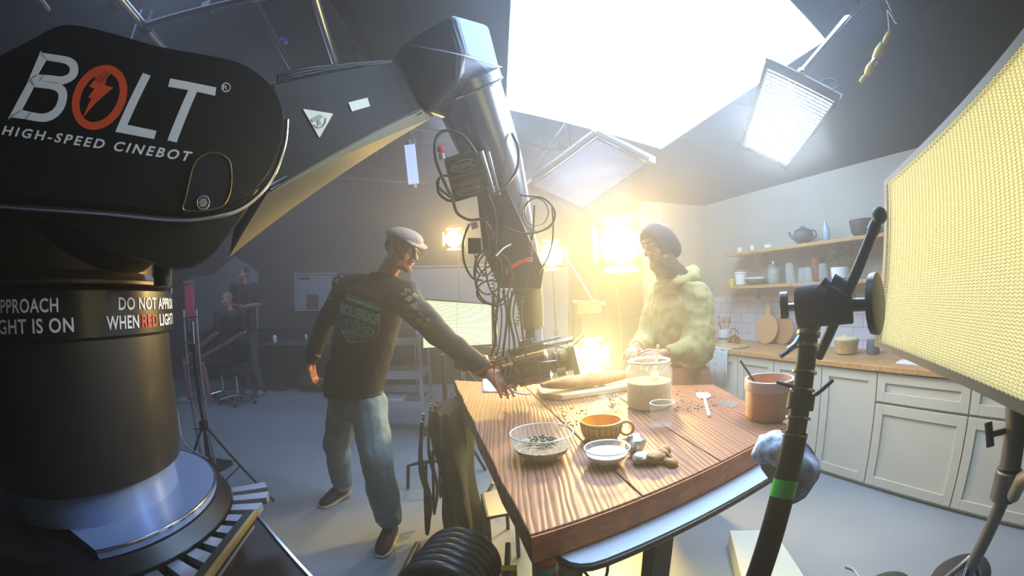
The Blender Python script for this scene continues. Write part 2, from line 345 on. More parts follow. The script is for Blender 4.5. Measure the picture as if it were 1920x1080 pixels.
pot(1.84, 3.15, SHU, [(.02, 0), (.03, .02), (.03, .1), (.012, .13), (.012, .16)], mat('pale_blue_glass', 'a9b4c4', .2), 'slim pale bottle on the upper shelf', 'slim_bottle', 'bottle')
pot(1.48, 3.15, SHU, [(.08, 0), (.11, .03), (.12, .12), (.1, .12)], CERB, 'big dark mixing bowl on the upper shelf', 'mixing_bowl', 'bowl')
pot(1.22, 3.15, SHU, [(.05, 0), (.06, .03), (.06, .15), (.045, .16)], mat('straw', 'a69a72', .8), 'straw coloured crock on the upper shelf', 'crock', 'crock')
# ---------------------------------------------------------------- on the worktop
WT = .834
t, p = pot(2.99, 3.02, WT, [(.05, 0), (.058, .01), (.058, .13), (.05, .13), (.05, .02)], CERW, 'white utensil crock with a blue band near the woman', 'utensil_crock', 'crock')
MB().lathe(p, [(.0585, .03), (.0595, .03), (.0595, .05), (.0585, .05)], cap=False).build('blue_band', mat('blue_glaze', '5068a8', .3), t, smooth=40)
for k in range(6):
    a = k*1.05; q = p+Vector((math.cos(a)*.02, math.sin(a)*.02, .02)); e = p+Vector((math.cos(a)*.06, math.sin(a)*.06, .2+.02*(k % 3)))
    u = MB().tube([q, e], .004, 6); u.ell(e, (.018, .012, .028)); tag(u.build('wooden_spoon', WOODC, smooth=60), 'wooden cooking spoon standing in the blue-banded crock', 'spoon', 'spoons in the crock')
t, p = pot(2.82, 2.98, WT, [(.05, 0), (.065, .02), (.06, .06), (.02, .085), (.012, .1)], mat('copper', 'd08a50', .25, .9), 'little copper kettle on the worktop', 'copper_kettle', 'kettle')
MB().torus(p+Vector((0, 0, .09)), .055, .004, axis=KN, a0=0, a1=math.pi).build('handle', DARK, t, smooth=60)
def board(s, D, r, label, m=mat('plain_board', 'd09a62', .5)):
    c = kp(s, D, WT+r); pts = []; ax = (KN*.2+Vector((0, 0, 1))).normalized()
    for i in range(41):
        a = -math.pi/2 + math.radians(16) + math.radians(328)*i/40 if False else math.radians(105)+math.radians(330)*i/40
        pts.append(c+KU*math.cos(a)*r+ax*math.sin(a)*r)
    nk = [(.26*r, 1.0*r), (.2*r, 1.25*r), (.24*r, 1.5*r), (.18*r, 1.62*r), (-.18*r, 1.62*r), (-.24*r, 1.5*r), (-.2*r, 1.25*r), (-.26*r, 1.0*r)]
    pts += [c+KU*x+ax*y for x, y in nk]
    return tag(MB().prism(pts, KN*.02-Vector((0, 0, .004))).build('chopping_board', m, bevel=.004), label, 'chopping board', 'round chopping boards against the tiles')
board(2.56, 3.15, .135, 'round wooden chopping board with a stubby handle, front one of the two')
board(2.40, 3.20, .125, 'round wooden chopping board, behind and right of the other', mat('dark_oak', 'b9804c', .5))
t, p = pot(1.62, 3.02, WT, [(.06, 0), (.085, .01), (.1, .09), (.104, .1), (.095, .1), (.08, .02)], mat('tan_stoneware', 'd8b878', .5, noise_=30, col2='c9a461'), 'tan lidded bread crock on the worktop', 'bread_crock', 'crock')
MB().lathe(p, [(.1, .102), (.1, .115), (.05, .125), (.02, .13), (.02, .14)]).build('lid', mat('pale_lid', 'e0cfa0', .5), t, smooth=40)
pot(1.42, 3.1, WT, [(.05, 0), (.055, .01), (.055, .1), (.045, .1)], CERG, 'grey mug standing beside the bread crock', 'grey_mug', 'mug')
b = MB().box(kp(2.72, 2.83, WT+.012), (.14, .34, .02), KR); tag(b.build('serving_board', mat('beech', 'ddb487', .5, noise_=6), bevel=.005), 'pale rectangular serving board lying on the worktop', 'chopping board')
b = MB().box(kp(.95, 2.86, WT+.005), (.12, .3, .008), KR); tag(b.build('paper_sheet', WHT), 'white paper sheet lying on the near worktop', 'paper')
# tea towel over the front edge
b = MB(); rows = []
for k, (D, z) in enumerate(((2.9, WT+.004), (2.70, WT+.004), (2.688, WT-.02), (2.688, .68), (2.688, .52))):
    rows.append([kp(2.62+i*.03, D-.006*math.sin(i*1.7+k*.4)*(k > 1)-.004, z) for i in range(9)])
v = [p for r in rows for p in r]; f = [(r*9+i, r*9+i+1, r*9+i+10, r*9+i+9) for r in range(4) for i in range(8)]
b.add(v, f); tag(b.build('tea_towel', mat('pale_linen', 'c3cfd2', .8, noise_=30), solid=.004, smooth=60), 'pale blue-grey tea towel hanging over the worktop edge beside the woman', 'tea towel')
# ---------------------------------------------------------------- big table: sit-stand desk carrying a thick rustic slab
TZ = .88
PINE = bpy.data.materials.new('weathered_pine'); PINE.use_nodes = True
nt = PINE.node_tree; n = nt.nodes; b_ = n['Principled BSDF']; b_.inputs['Roughness'].default_value = .5
tc = n.new('ShaderNodeTexCoord'); mp = n.new('ShaderNodeMapping'); mp.inputs['Rotation'].default_value = (0, 0, math.radians(-11)); mp.inputs['Scale'].default_value = (1, .10, 1)
nt.links.new(tc.outputs['Object'], mp.inputs[0])
nz = n.new('ShaderNodeTexNoise'); nz.inputs['Scale'].default_value = 3.2; nz.inputs['Detail'].default_value = 2; nt.links.new(mp.outputs[0], nz.inputs['Vector'])
wv = n.new('ShaderNodeTexWave'); wv.inputs['Scale'].default_value = 19; wv.inputs['Distortion'].default_value = 9; wv.inputs['Detail'].default_value = 2.5; wv.inputs['Detail Scale'].default_value = 1.0
nt.links.new(mp.outputs[0], wv.inputs['Vector'])
cr = n.new('ShaderNodeValToRGB'); e = cr.color_ramp.elements; e[0].color = (*lin('74442a'), 1); e[0].position = .0; e[1].color = (*lin('a87250'), 1); e[1].position = .35
nt.links.new(wv.outputs['Fac'], cr.inputs[0])
mx = n.new('ShaderNodeMix'); mx.data_type = 'RGBA'; mx.blend_type = 'MULTIPLY'; mx.inputs[0].default_value = .7
cr2 = n.new('ShaderNodeValToRGB'); cr2.color_ramp.elements[0].color = (*lin('b08a70'), 1); cr2.color_ramp.elements[1].color = (1, .95, .9, 1)
nt.links.new(nz.outputs['Fac'], cr2.inputs[0]); nt.links.new(cr.outputs[0], mx.inputs[6]); nt.links.new(cr2.outputs[0], mx.inputs[7]); nt.links.new(mx.outputs[2], b_.inputs[0])
bp = n.new('ShaderNodeBump'); bp.inputs['Strength'].default_value = .35; bp.inputs['Distance'].default_value = .003; nt.links.new(wv.outputs['Fac'], bp.inputs['Height']); nt.links.new(bp.outputs[0], b_.inputs['Normal'])
tA, tC, tR, tL = Z(993, 1003, TZ), Z(1480, 797, TZ), Vector((1.0, 1.98, TZ)), Vector((-.385, 2.58, TZ))
TH = .075
tbl = thing('rustic_table_slab', 'thick rustic reddish-brown plank slab lying on the white desk', 'table top', (tA+tR)/2-Vector((0, 0, TH)))
cuts = [0, .30, .60, 1.0]     # planks run away from the camera
for i in range(3):
    a0, a1 = cuts[i]+.0016*(i > 0), cuts[i+1]-.0016*(i < 2)
    n0, n1, f0, f1 = tA.lerp(tC, a0), tA.lerp(tC, a1), tL.lerp(tR, a0), tL.lerp(tR, a1)
    b = MB(); rg = []
    for k in range(13):
        t = k/12; l, r_ = n0.lerp(f0, t), n1.lerp(f1, t); w = .003*math.sin(k*2.3+i)
        rg.append([l+Vector((w*(i == 0), 0, -TH)), r_+Vector((0, 0, -TH)), r_, l+Vector((w*(i == 0), 0, 0))])
    b.loft(rg); b.build('plank', PINE, tbl, bevel=.004)
fd = (tC-tA).normalized(); fo = Vector((fd.y, -fd.x, 0))
MB().prism([tA+fo*.001-Vector((0, 0, .004)), tC+fo*.001-Vector((0, 0, .004)), tC+fo*.001-Vector((0, 0, TH)), tA+fo*.001-Vector((0, 0, TH))], fo*.006).build('front_edge_board', mat('warm_edge_wood', 'd87a34', .5, noise_=4, col2='bc6424', stretch=(6, 1, 14)), tbl, bevel=.002)
desk = thing('standing_desk', 'white sit-stand desk on two black column legs under the rustic slab', 'desk', ((tA+tR)/2).to_2d().to_3d())
dz = TZ-TH-.002
dA, dC = Z(1068, 1084, dz-.02), Z(1470, 886, dz-.02); u = (dC-dA).normalized(); w_ = Vector((-u.y, u.x, 0)); w2 = (tL-tA).normalized()*.85; w2.z = 0; ctr = [dA, dC+u*.05, dC+u*.02+w2*.8, dA+w2]
def rounded(pts, r, n=5):
    o = []
    for i, p in enumerate(pts):
        a, b = pts[i-1], pts[(i+1) % len(pts)]; p0, p1 = p+(a-p).normalized()*r, p+(b-p).normalized()*r
        for k in range(n+1): t = k/n; o.append(p0*(1-t)**2+p*2*t*(1-t)+p1*t*t)
    return o
ring = [Vector((p.x, p.y, dz-.024)) for p in rounded(ctr, .09)]
MB().prism(ring, (0, 0, .022)).build('desktop', mat('white_laminate', 'c6d2e4', .3), desk)
MB().tube([p+Vector((0, 0, .008)) for p in ring], .009, 8, closed=True).build('edge_band', BLK, desk, smooth=60)
for k, (px, py) in enumerate(((1262, 1000), (1150, 880))):
    q = Z(px, py, dz-.03) if k == 0 else dA.lerp(dC, .36)+w_*.5; q = Vector((q.x, q.y, 0)) if k else Vector((q.x+w_.x*.05, q.y+w_.y*.05, 0)); x = u
    b = MB(); Rm = rotm(u, w_, Vector((0, 0, 1))); b.box(q+Vector((0, 0, .22)), (.09, .06, .40), Rm); b.build('lower_leg', BLK, desk, bevel=.005)
    MB().box(q+Vector((0, 0, .56)), (.07, .045, .42), Rm).build('upper_leg', DARK, desk, bevel=.004)
    MB().box(q+w_*.1+Vector((0, 0, .015)), (.09, .62, .03), Rm).build('foot', BLK, desk, bevel=.008)
    MB().box(q+w_*.22+Vector((0, 0, dz-.045)), (.06, .5, .03), Rm).build('cross_bar', BLK, desk, bevel=.004)
# ---------------------------------------------------------------- food and bowls
def tz(px, py): return Z(px, py, TZ)
def bowl(p, prof, m, name, label, cat, group=None):
    t = thing(name, label, cat, p, group); MB().lathe(p, prof, 36, cap=False).build(name+'_body', m, t, smooth=60); return t
def bprof(r0, r1, h, th=.004):
    o = [(.001, 0), (r0, 0)]+[(r0+(r1-r0)*math.sin(t*math.pi/2), h*(1-math.cos(t*math.pi/2))**.9) for t in (.2, .4, .6, .8, 1)]
    i = [(r-th, max(z, th)) for r, z in reversed(o[2:])]; return o+i+[(r0*.9, th), (.001, th)]
def crumbs(c, R, n, s, seed=1):
    b = MB(); rnd = random.Random(seed)
    for _ in range(n):
        a, rr = rnd.uniform(0, 6.28), R*math.sqrt(rnd.random()); b.ell(c+Vector((math.cos(a)*rr, math.sin(a)*rr, rnd.uniform(0, s*.7))), (s, s*.7, s*.5), Matrix.Rotation(rnd.uniform(0, 3), 3, 'Z'), 6)
    return b
p = tz(1017, 857)
t = bowl(p, bprof(.05, .098, .082), GLASS, 'grain_bowl', 'wide clear glass bowl of seeds and oats, largest bowl on the table front', 'bowl', 'glass bowls on the table')
MB().lathe(p, [(.045, .006), (.075, .020), (.087, .040), (.001, .048)]).build('oats', mat('oats', 'cdb999', .9, noise_=120, col2='8d7350', bump=.6, bscale=90), t, smooth=60)
RIM = mat('glass_rim', 'f2f8f6', .1, alpha=.8)
MB().torus(p+Vector((0, 0, .082)), .0965, .0022).build('rim', RIM, t, smooth=60)
tag(crumbs(p+Vector((0, .0, .051)), .05, 70, .006).build('dark_seeds', mat('dark_seeds', '3b3226', .7), t), kind='stuff')
p = tz(1138, 868)
t = bowl(p, bprof(.036, .068, .05), GLASS, 'flour_bowl', 'small clear glass bowl of white flour in front of the yellow bowl', 'bowl', 'glass bowls on the table')
MB().lathe(p, [(.034, .006), (.054, .02), (.061, .034), (.04, .041), (.001, .043)]).build('flour', mat('flour', 'f7f7f4', .9), t, smooth=60)
MB().torus(p+Vector((0, 0, .05)), .067, .002).build('rim', RIM, t, smooth=60)
p = tz(1128, 822); YEL = mat('yellow_glaze', 'e5a417', .25)
t = bowl(p, bprof(.042, .072, .068, .005), YEL, 'yellow_bowl', 'yellow glazed mug bowl with brown brick lines and a round handle', 'bowl')
b = MB()
for k in range(22):
    a = 2*math.pi*k/22
    for (t0, t1, off) in ((.25, .55, 0), (.55, .9, .5)):
        aa = a+off*2*math.pi/22; P = []
        for tt in (t0, (t0+t1)/2, t1):
            r = .042+(.030)*math.sin(tt*math.pi/2)+.0012; P.append(p+Vector((math.cos(aa)*r, math.sin(aa)*r, .068*(1-math.cos(tt*math.pi/2))**.9)))
        b.tube(P, .0012, 4)
for tt in (.25, .55, .9):
    r = .042+.03*math.sin(tt*math.pi/2)+.0012; b.torus(p+Vector((0, 0, .068*(1-math.cos(tt*math.pi/2))**.9)), r, .0013, seg=32, seg2=4)
b.build('brick_lines', mat('brown_glaze', '6a3a10', .4), t)
MB().torus(p+Vector((.085, -.012, .033)), .024, .005, axis=(.3, 1, 0), seg=20).build('handle', YEL, t, smooth=60)
p = tz(1217, 762)
t = thing('flour_jar', 'big clear storage jar of yellow meal on the table before the woman', 'jar', p)
MB().lathe(p, [(.085, 0), (.1, .01), (.102, .15), (.098, .17), (.085, .185), (.085, .205), (.089, .207), (.08, .205), (.08, .185), (.095, .165), (.096, .012), (.001, .008)], 36, cap=False).build('glass_body', GLASS, t, smooth=40)
MB().lathe(p, [(.094, .010), (.095, .02), (.095, .115), (.001, .125)], 36).build('meal', mat('corn_meal', 'd9b470', .85, noise_=80, col2='cba45f'), t, smooth=40)
MB().torus(p+Vector((0, 0, .2)), .088, .005, seg=36).build('rim', mat('white_rubber', 'eef2f4', .4), t, smooth=60)
q = p+Vector((.02, -.02, .13)); e = p+Vector((.025, -.05, .27))
tag(MB().tube([q, e], .006, 8).ell(q, (.02, .014, .03)).build('white_spatula', CERW, smooth=60), 'white spatula standing in the big storage jar', 'spatula')
p = tz(1240, 805)
t = thing('glass_tumbler', 'clear empty glass tumbler right of the yellow bowl', 'glass', p)
MB().lathe(p, [(.034, 0), (.038, .004), (.044, .10), (.041, .10), (.036, .02), (.001, .016)], cap=False).build('glass_body', GLASS, t, smooth=40)
MB().torus(p+Vector((0, 0, .1)), .0425, .0022).build('rim', mat('glass_rim', 'f2f8f6', .1, alpha=.8), t, smooth=60)
p = tz(1149, 772)
t = thing('herb_glass', 'short glass of chopped green herbs in front of the bread board', 'jar', p)
MB().lathe(p, [(.036, 0), (.045, .006), (.06, .075), (.056, .075), (.04, .01), (.001, .008)], cap=False).build('glass_body', GLASS, t, smooth=40)
b = MB()
for i in range(120):
    a, rr, z = random.uniform(0, 6.28), random.uniform(0, .045), random.uniform(.012, .07); q = p+Vector((math.cos(a)*rr*(z+.05)*9, math.sin(a)*rr*(z+.05)*9, z)) if rr*(z+.05)*9 < .042 else p+Vector((math.cos(a)*.03, math.sin(a)*.03, z))
    x, y, z_ = frame((random.uniform(-1, 1), random.uniform(-1, 1), random.uniform(-.5, 1))); b.add([q, q+z_*.009+x*.004, q+z_*.018, q+z_*.009-x*.004], [(0, 1, 2, 3)])
b.build('chopped_herbs', mat('herbs', '6f7d3a', .7, noise_=40, col2='c9c3a0'), t)
# bread on its pale board
a, b2, c2 = tz(1053, 752), tz(1020, 737), tz(1178, 733); ux = (c2-a).normalized(); uy = Vector((-ux.y, ux.x, 0)); W0 = (c2-a).length
cb = [a, a+ux*(W0+.08), a+ux*(W0+.08)+uy*.22, a-ux*.04+uy*.24, a-ux*.07+uy*.08]
tag(MB().prism([p+Vector((0, 0, .001)) for p in cb], (0, 0, .028)).build('bread_board', mat('pale_board', 'e6cfa0', .5, noise_=5, stretch=(1, 6, 1)), bevel=.006), 'pale thick board carrying the loaf before the woman', 'chopping board')
bc = a+ux*(W0*.52)+uy*.1+Vector((0, 0, .029)); L_ = .25; rg = []
for k in range(15):
    t = -1+2*k/14; w = math.sqrt(max(.02, 1-t*t*.92)); rg.append([bc+ux*t*L_+uy*math.cos(q)*.062*w+Vector((0, 0, max(0, .032+math.sin(q)*.034*w)+.001)) for q in [2*math.pi*j/16 for j in range(16)]])
lf = thing('bread_loaf', 'long golden loaf on the pale board under the camera', 'bread', bc)
MB().loft(rg).build('crust', mat('bread_crust', 'b8742c', .6, noise_=14, col2='8c4c16', bump=.5, bscale=50), lf, smooth=60, disp=.006, dscale=.03)
tag(crumbs(bc+Vector((.02, 0, .066)), .045, 60, .004, 3).build('seed_topping', mat('pumpkin_seeds', '8f8a40', .6), lf), kind='stuff')
# garlic and onion skins, foil, paddle, scattered seeds
def crumple(p, r, m, name, label, cat, seed, flat=.6):
    rnd = random.Random(seed); b = MB(); b.ell(p+Vector((0, 0, r*flat)), (r, r, r*flat), seg=20)
    for v in b.v:
        d = v-(p+Vector((0, 0, r*flat))); k = 1+.28*noise.noise(v*38+Vector((seed, 0, 0)))+.12*noise.noise(v*90); v.x, v.y, v.z = p.x+d.x*k, p.y+d.y*k, max(p.z+.001, p.z+r*flat+d.z*k)
    return tag(b.build(name, m, smooth=25), label, cat)
crumple(tz(1192, 850), .034, mat('foil', 'd9dadd', .25, .9), 'crumpled_foil', 'crumpled silver foil ball right of the flour bowl', 'foil', 3, .9)
crumple(tz(1205, 868), .03, mat('paper_skin', 'e8dcc4', .7), 'garlic_bulb', 'pale garlic bulb in front of the crumpled foil', 'garlic', 5)
ONI = mat('onion_skin', 'c08a4c', .5, noise_=20, col2='9c6228')
crumple(tz(1225, 868), .032, ONI, 'onion', 'brown onion beside the foil', 'onion', 8)
b = MB()
for k, (px, py) in enumerate(((1245, 862), (1255, 856), (1262, 872))):
    q = tz(px, py); rw = []
    for i in range(5): rw.append([q+Vector((.026*math.cos(j*.6+k), .026*math.sin(j*.6+k)+i*.010, .002+.022*math.sin(i*.8)*abs(math.sin(j*.7+k)))) for j in range(6)])
    b.add([p for r in rw for p in r], [(r*6+i, r*6+i+1, r*6+i+7, r*6+i+6) for r in range(4) for i in range(5)])
tag(b.build('onion_peel', ONI, solid=.0012, smooth=80), 'dry curled onion skins beside the brown onion', 'onion skins', kind='stuff')
q0, q1 = tz(1318, 738), tz(1330, 783)
b = MB(); b.tube([q1+Vector((0, 0, .006)), q0.lerp(q1, .3)+Vector((0, 0, .006))], .0065, 8); d = (q0-q1).normalized(); sd = Vector((-d.y, d.x, 0)); m_ = q0.lerp(q1, .16)
b.prism([m_+sd*x*.034+d*y*.05+Vector((0, 0, .002)) for x, y in ((-.5, -1), (.5, -1), (1, -.2), (1, .9), (.3, 1.1), (-.7, .8), (-1, -.2))], (0, 0, .008))
tag(b.build('white_spatula', CERW, bevel=.002), 'flat white spatula lying left of the terracotta pot', 'spatula')
b = MB(); rnd = random.Random(4)
for _ in range(60):
    q = tz(rnd.uniform(1050, 1100), rnd.uniform(765, 800)) if rnd.random() < .45 else tz(rnd.uniform(1262, 1345), rnd.uniform(732, 772)); b.ell(q+Vector((0, 0, .0025)), (.006, .003, .0025), Matrix.Rotation(rnd.uniform(0, 3), 3, 'Z'), 6)
tag(b.build('scattered_seeds', mat('seed_brown', '4a3a24', .6)), 'brown seeds scattered over the table boards', 'seeds', kind='stuff')
b = MB()
for i in range(5): q = tz(1345+6*i, 758+2*i); b.tube([q+Vector((0, 0, .003)), q+Vector((.05, .02, .005+.002*i))], .0018, 5)
tag(b.build('cable_tie_bundle', mat('teal_plastic', '7fc0c8', .4)), 'few thin pale teal sticks beside the white spatula', 'sticks', kind='stuff')
p = tz(1440, 782)
TER = mat('terracotta', 'e2ac88', .6, noise_=9, col2='d69c76')
t = bowl(p, [(.001, 0), (.078, 0), (.088, .01), (.0935, .11), (.096, .125), (.096, .15), (.088, .15), (.084, .12), (.08, .014), (.001, .012)], TER, 'terracotta_pot', 'big terracotta pot on the table corner behind the black pole', 'pot')
MB().lathe(p, [(.0968, .112), (.0985, .114), (.0985, .151), (.0885, .1515)], 36, cap=False).build('glazed_rim', mat('cream_glaze', 'dcc0b0', .35), t, smooth=60)
e = at(1388, 676, (p-CAMP).length-.02)
tag(MB().tube([p+Vector((.0, .0, .05)), e], .0045, 8).build('mixing_spoon', DARK, smooth=60), 'thin dark spoon handle leaning out of the terracotta pot', 'spoon')
# white napkin under the rig hand
rows = [[tz(905+i*8, 712+j*6)+Vector((0, 0, .003+.004*abs(math.sin(i*1.3+j)))) for i in range(7)] for j in range(5)]
b = MB(); b.add([p for r in rows for p in r], [(r*7+i, r*7+i+1, r*7+i+8, r*7+i+7) for r in range(4) for i in range(6)])
tag(b.build('white_cloth', mat('white_cotton', 'e6e8f0', .8), solid=.003, smooth=70), 'white cloth lying on the slab below the man\'s sleeve', 'cloth')
# ---------------------------------------------------------------- motion-control robot arm
RC = Vector((-1.126, .65, 0)); RR = .308
bot = thing('camera_robot_arm', 'huge black motion-control robot arm with orange and white lettering reaching over the table', 'robot arm', RC)
PLZ = 1.0
def ringpts(c, r, z, a0=0, a1=360, n=48): return [Vector((c.x+r*math.cos(math.radians(a0+(a1-a0)*i/n)), c.y+r*math.sin(math.radians(a0+(a1-a0)*i/n)), z)) for i in range(n+(abs(a1-a0) < 359))]
BOTM = mat('robot_black', '2a251f', .42, .2, coat=.15)
UPM = mat('upper_column_gold_light', '5a4e38', .4, .4)  # gold light falling on the upper column is put into its colour
cl = MB().lathe(RC, [(.26, PLZ), (.295, PLZ+.006), (.302, PLZ+.05), (RR, PLZ+.12), (RR, 1.325)], 64); cl.build('column', BOTM, bot, smooth=50)
MB().lathe(RC, [(RR, 1.325), (RR+.012, 1.332), (RR+.012, 1.425), (RR, 1.432)], 64).build('warning_band', mat('band_black', '1b1713', .3, coat=.3), bot, smooth=40)
MB().lathe(RC, [(RR, 1.437), (RR+.006, 1.44), (RR+.006, 1.447), (RR-.02, 1.452), (RR-.045, 1.47), (RR-.05, 1.66), (RR-.06, 1.75)], 64).build('upper_column', UPM, bot, smooth=50)
def ringtext(s, phi0, dphi, z0, z1, m):
    def fn(u, v): a = math.radians(phi0+dphi*u); r = RR+.0135; return Vector((RC.x+r*math.cos(a), RC.y+r*math.sin(a), z0+(z1-z0)*v))
    lettering(s, fn, spacing=1.08, bold=.018).build('lettering', m, bot)
for k in range(2):
    o = k*-74
    ringtext('DO NOT APPROACH', -7+o*1.0+(0 if k == 0 else -8), 56, 1.384, 1.411, WHT)
    o2 = -13 if k == 0 else -98
    ringtext('WHEN', o2, 16.5, 1.345, 1.373, WHT); ringtext('RED', o2+18.5, 11.5, 1.345, 1.373, REDM); ringtext('LIGHT IS ON', o2+32, 39, 1.345, 1.373, WHT)
# base plate with a cut side, gear drum, ribbed guard
PR, PZ = .383, .925
MB().cyl(Vector((RC.x, RC.y, PZ)), Vector((RC.x, RC.y, PLZ)), .27, .27, 48).build('column_neck', mat('blue_grey_plate', '7f93bd', .25, .3), bot, smooth=40)
cut = [p for p in ringpts(RC, PR, PZ, -36, 200, 60)]
MB().prism([p-Vector((0, 0, .02)) for p in cut], (0, 0, .02)).build('base_plate', mat('blue_grey_plate', '7f93bd', .25, .3), bot, smooth=30)
MB().tube([p+Vector((0, 0, -.002)) for p in ringpts(RC, PR, PZ, -36, 100, 48)], .0035, 6).build('plate_edge', CHR, bot, smooth=60)
MB().lathe(RC, [(.42, .78), (.42, .875), (.39, PZ-.022), (.28, PZ-.022)], 64).build('gear_drum', mat('drum_black', '121215', .35), bot, smooth=40)
MB().lathe(RC, [(.40, 0), (.40, .78)], 48).build('pedestal', BLK, bot, smooth=40)
rl0, rl1 = Z(472, 966, .87), Z(388, 1078, .87); rd = (rl1-rl0).normalized(); rn = Vector((rd.y, -rd.x, 0)); rn = rn if rn @ (RC-rl0) > 0 else -rn
b = MB()
for i in range(15):
    a = math.radians(-72+8*i); a2 = a+math.radians(4.6)
    def outr(t):
        dv_ = Vector((math.cos(t), math.sin(t), 0)); o_ = (RC-rl0).to_2d().to_3d() @ rn; k = -(dv_ @ rn); lim = o_/k if k > 1e-3 else 9; return min(.53, lim)
    r1, r2 = outr(a), outr(a2)
    if r1 < .44: continue
    b.prism([Vector((RC.x+r*math.cos(t), RC.y+r*math.sin(t), .848)) for r, t in ((.425, a), (r1, a), (r2, a2), (.425, a2))], (0, 0, .02))
b.build('ribbed_guard', mat('ribbed_aluminium', 'b2b8c4', .3, .85), bot)
b = MB(); pl = [rl0-Vector((0, 0, .035)), rl1+rd*.8-Vector((0, 0, .035)), Vector((-1.7, -.4, .835)), Vector((-1.7, .9, .835))]
b.prism(pl, (0, 0, .01)); b.build('track_deck', STEEL, bot)
ap, q1 = rl0, rl1
e_ = MB(); e_.beam(ap, q1+(q1-ap)*.6, .022, .03); e_.build('guard_rail', BLK, bot)
e_ = MB(); e_.beam(ap+Vector((.018, .0, .012)), q1+(q1-ap)*.6+Vector((.018, 0, .012)), .010, .012); e_.build('rail_trim', mat('brass_trim', 'b99a5a', .3, .8), bot)
# dark travelling base in front of the column, with a bright corner edge
a3 = Z(484, 968, .72); a4 = Z(585, 1085, .72)
b = MB(); d = (a4-a3).normalized(); far = a3+Vector((-.9, .25, 0))
b.prism([a3, a4+d*.2, a4+d*.2+Vector((-.6, 0, 0)), far], (0, 0, -.66)); b.build('track_carriage', mat('carriage_brown_black', '231d18', .4), bot, bevel=.01)
MB().beam(a3+Vector((.0, 0, .004)), a4+d*.2+Vector((0, 0, .004)), .008, .008).build('carriage_edge', CHR, bot)
MB().box((-1.0, .2, .03), (1.2, 1.5, .06)).build('track_foot', BLK, bot)
# shoulder housing: plate with a rounded end facing the camera
P0 = at(250, 230, .86); nn = ray(250, 230); nn = -Vector((nn.x, nn.y, nn.z*.35)).normalized()
def FP(px, py, off=0): return PL(px, py, P0, nn)+nn*off
def poly(pts, off=0): return [FP(x, y, off) for x, y in pts]
outl = [(-120, 160), (-40, 118), (40, 78), (100, 46), (140, 43), (200, 56), (300, 84), (400, 102), (455, 116), (500, 145), (528, 180), (538, 220), (535, 262), (520, 305), (498, 342), (470, 368), (430, 388), (380, 398), (330, 401), (200, 388), (90, 376), (-120, 360)]
sh = spl(poly(outl, -.02), 3, True)
cc = sum(sh, Vector())/len(sh)
rings = [[cc+(p-cc)*.97+nn*.02 for p in sh], [cc+(p-cc)*.99+nn*.012 for p in sh], sh, [p-nn*.30 for p in sh], [cc+(p-cc)*.93-nn*.34 for p in sh]]
b = MB(); b.loft(rings); b.build('shoulder_housing', mat('robot_face_black', '0d0c0b', .42, spec=.4), bot, smooth=30)
low = spl(poly([(-120, 366), (0, 384), (200, 398), (330, 410), (400, 405), (450, 392), (490, 362), (518, 322), (537, 268), (541, 222)], -.012), 5)
MB().tube(low, .0062, 8).build('chrome_trim', CHR, bot, smooth=60)
# tapering underside between housing and column
def hull_ring(pts, off): return [FP(x, y, -.04) for x, y in pts]
und = [[(-150, 380), (200, 398), (330, 408), (430, 398), (500, 345), (535, 250)], [(-150, 420), (150, 455), (300, 492), (380, 470), (450, 400), (500, 330)], [(-150, 470), (170, 470), (290, 505), (345, 505), (372, 500), (440, 430)]]
b = MB(); top = poly(outl[12:], -.05)
belly = spl(poly([(-150, 360), (90, 380), (330, 402), (430, 392), (500, 352), (528, 300), (500, 370), (450, 440), (400, 495), (345, 512), (290, 497), (215, 478), (165, 450), (100, 405), (-150, 400)], -.06), 2, True)
bc_ = sum(belly, Vector())/len(belly)
b.loft([[bc_+(p-bc_)*.94+nn*.0 for p in belly], [p-nn*.03 for p in belly], [p-nn*.26 for p in belly], [bc_+(p-bc_)*.9-nn*.3 for p in belly]]); b.build('shoulder_belly', mat('belly_black', '15110e', .4), bot, smooth=50)
b = MB(); b.tube([RC+Vector((0, 0, 1.6)), P0-nn*.32+Vector((0, 0, -.05))], [.24, .22], 32); b.build('shoulder_core', BLK, bot, smooth=40)
b = MB(); q = FP(322, 470, -.16); b.cyl(Vector((q.x, q.y, 1.43)), Vector((q.x, q.y, 1.56)), .022); b.build('motor_stub', DARK, bot, smooth=40)
# slot recess painting the hollow's shade in black, with a hex bolt
sl = [(395, 290), (415, 296), (427, 312), (428, 350), (420, 378), (402, 392), (360, 396), (340, 394), (345, 372), (352, 340), (360, 312), (374, 296)]
MB().tube(spl(poly(sl, .021), 3, True), .0022, 6, closed=True).build('recess_rim', mat('gold_edge', '8e7444', .3, .7), bot, smooth=60)
MB().prism(spl(poly([(394+(x-394)*.95, 345+(y-345)*.96) for x, y in sl], .0195), 3, True), nn*.0015).build('recess_patch', mat('recess_shade', '050505', .8), bot)  # raised black patch stands in for the shaded hollow
q = FP(376, 382, .021); MB().cyl(q, q+nn*.006, .009, seg=6).build('hex_bolt', STEEL, bot); MB().torus(q+nn*.004, .012, .002, axis=nn, seg=18).build('washer', STEEL, bot)
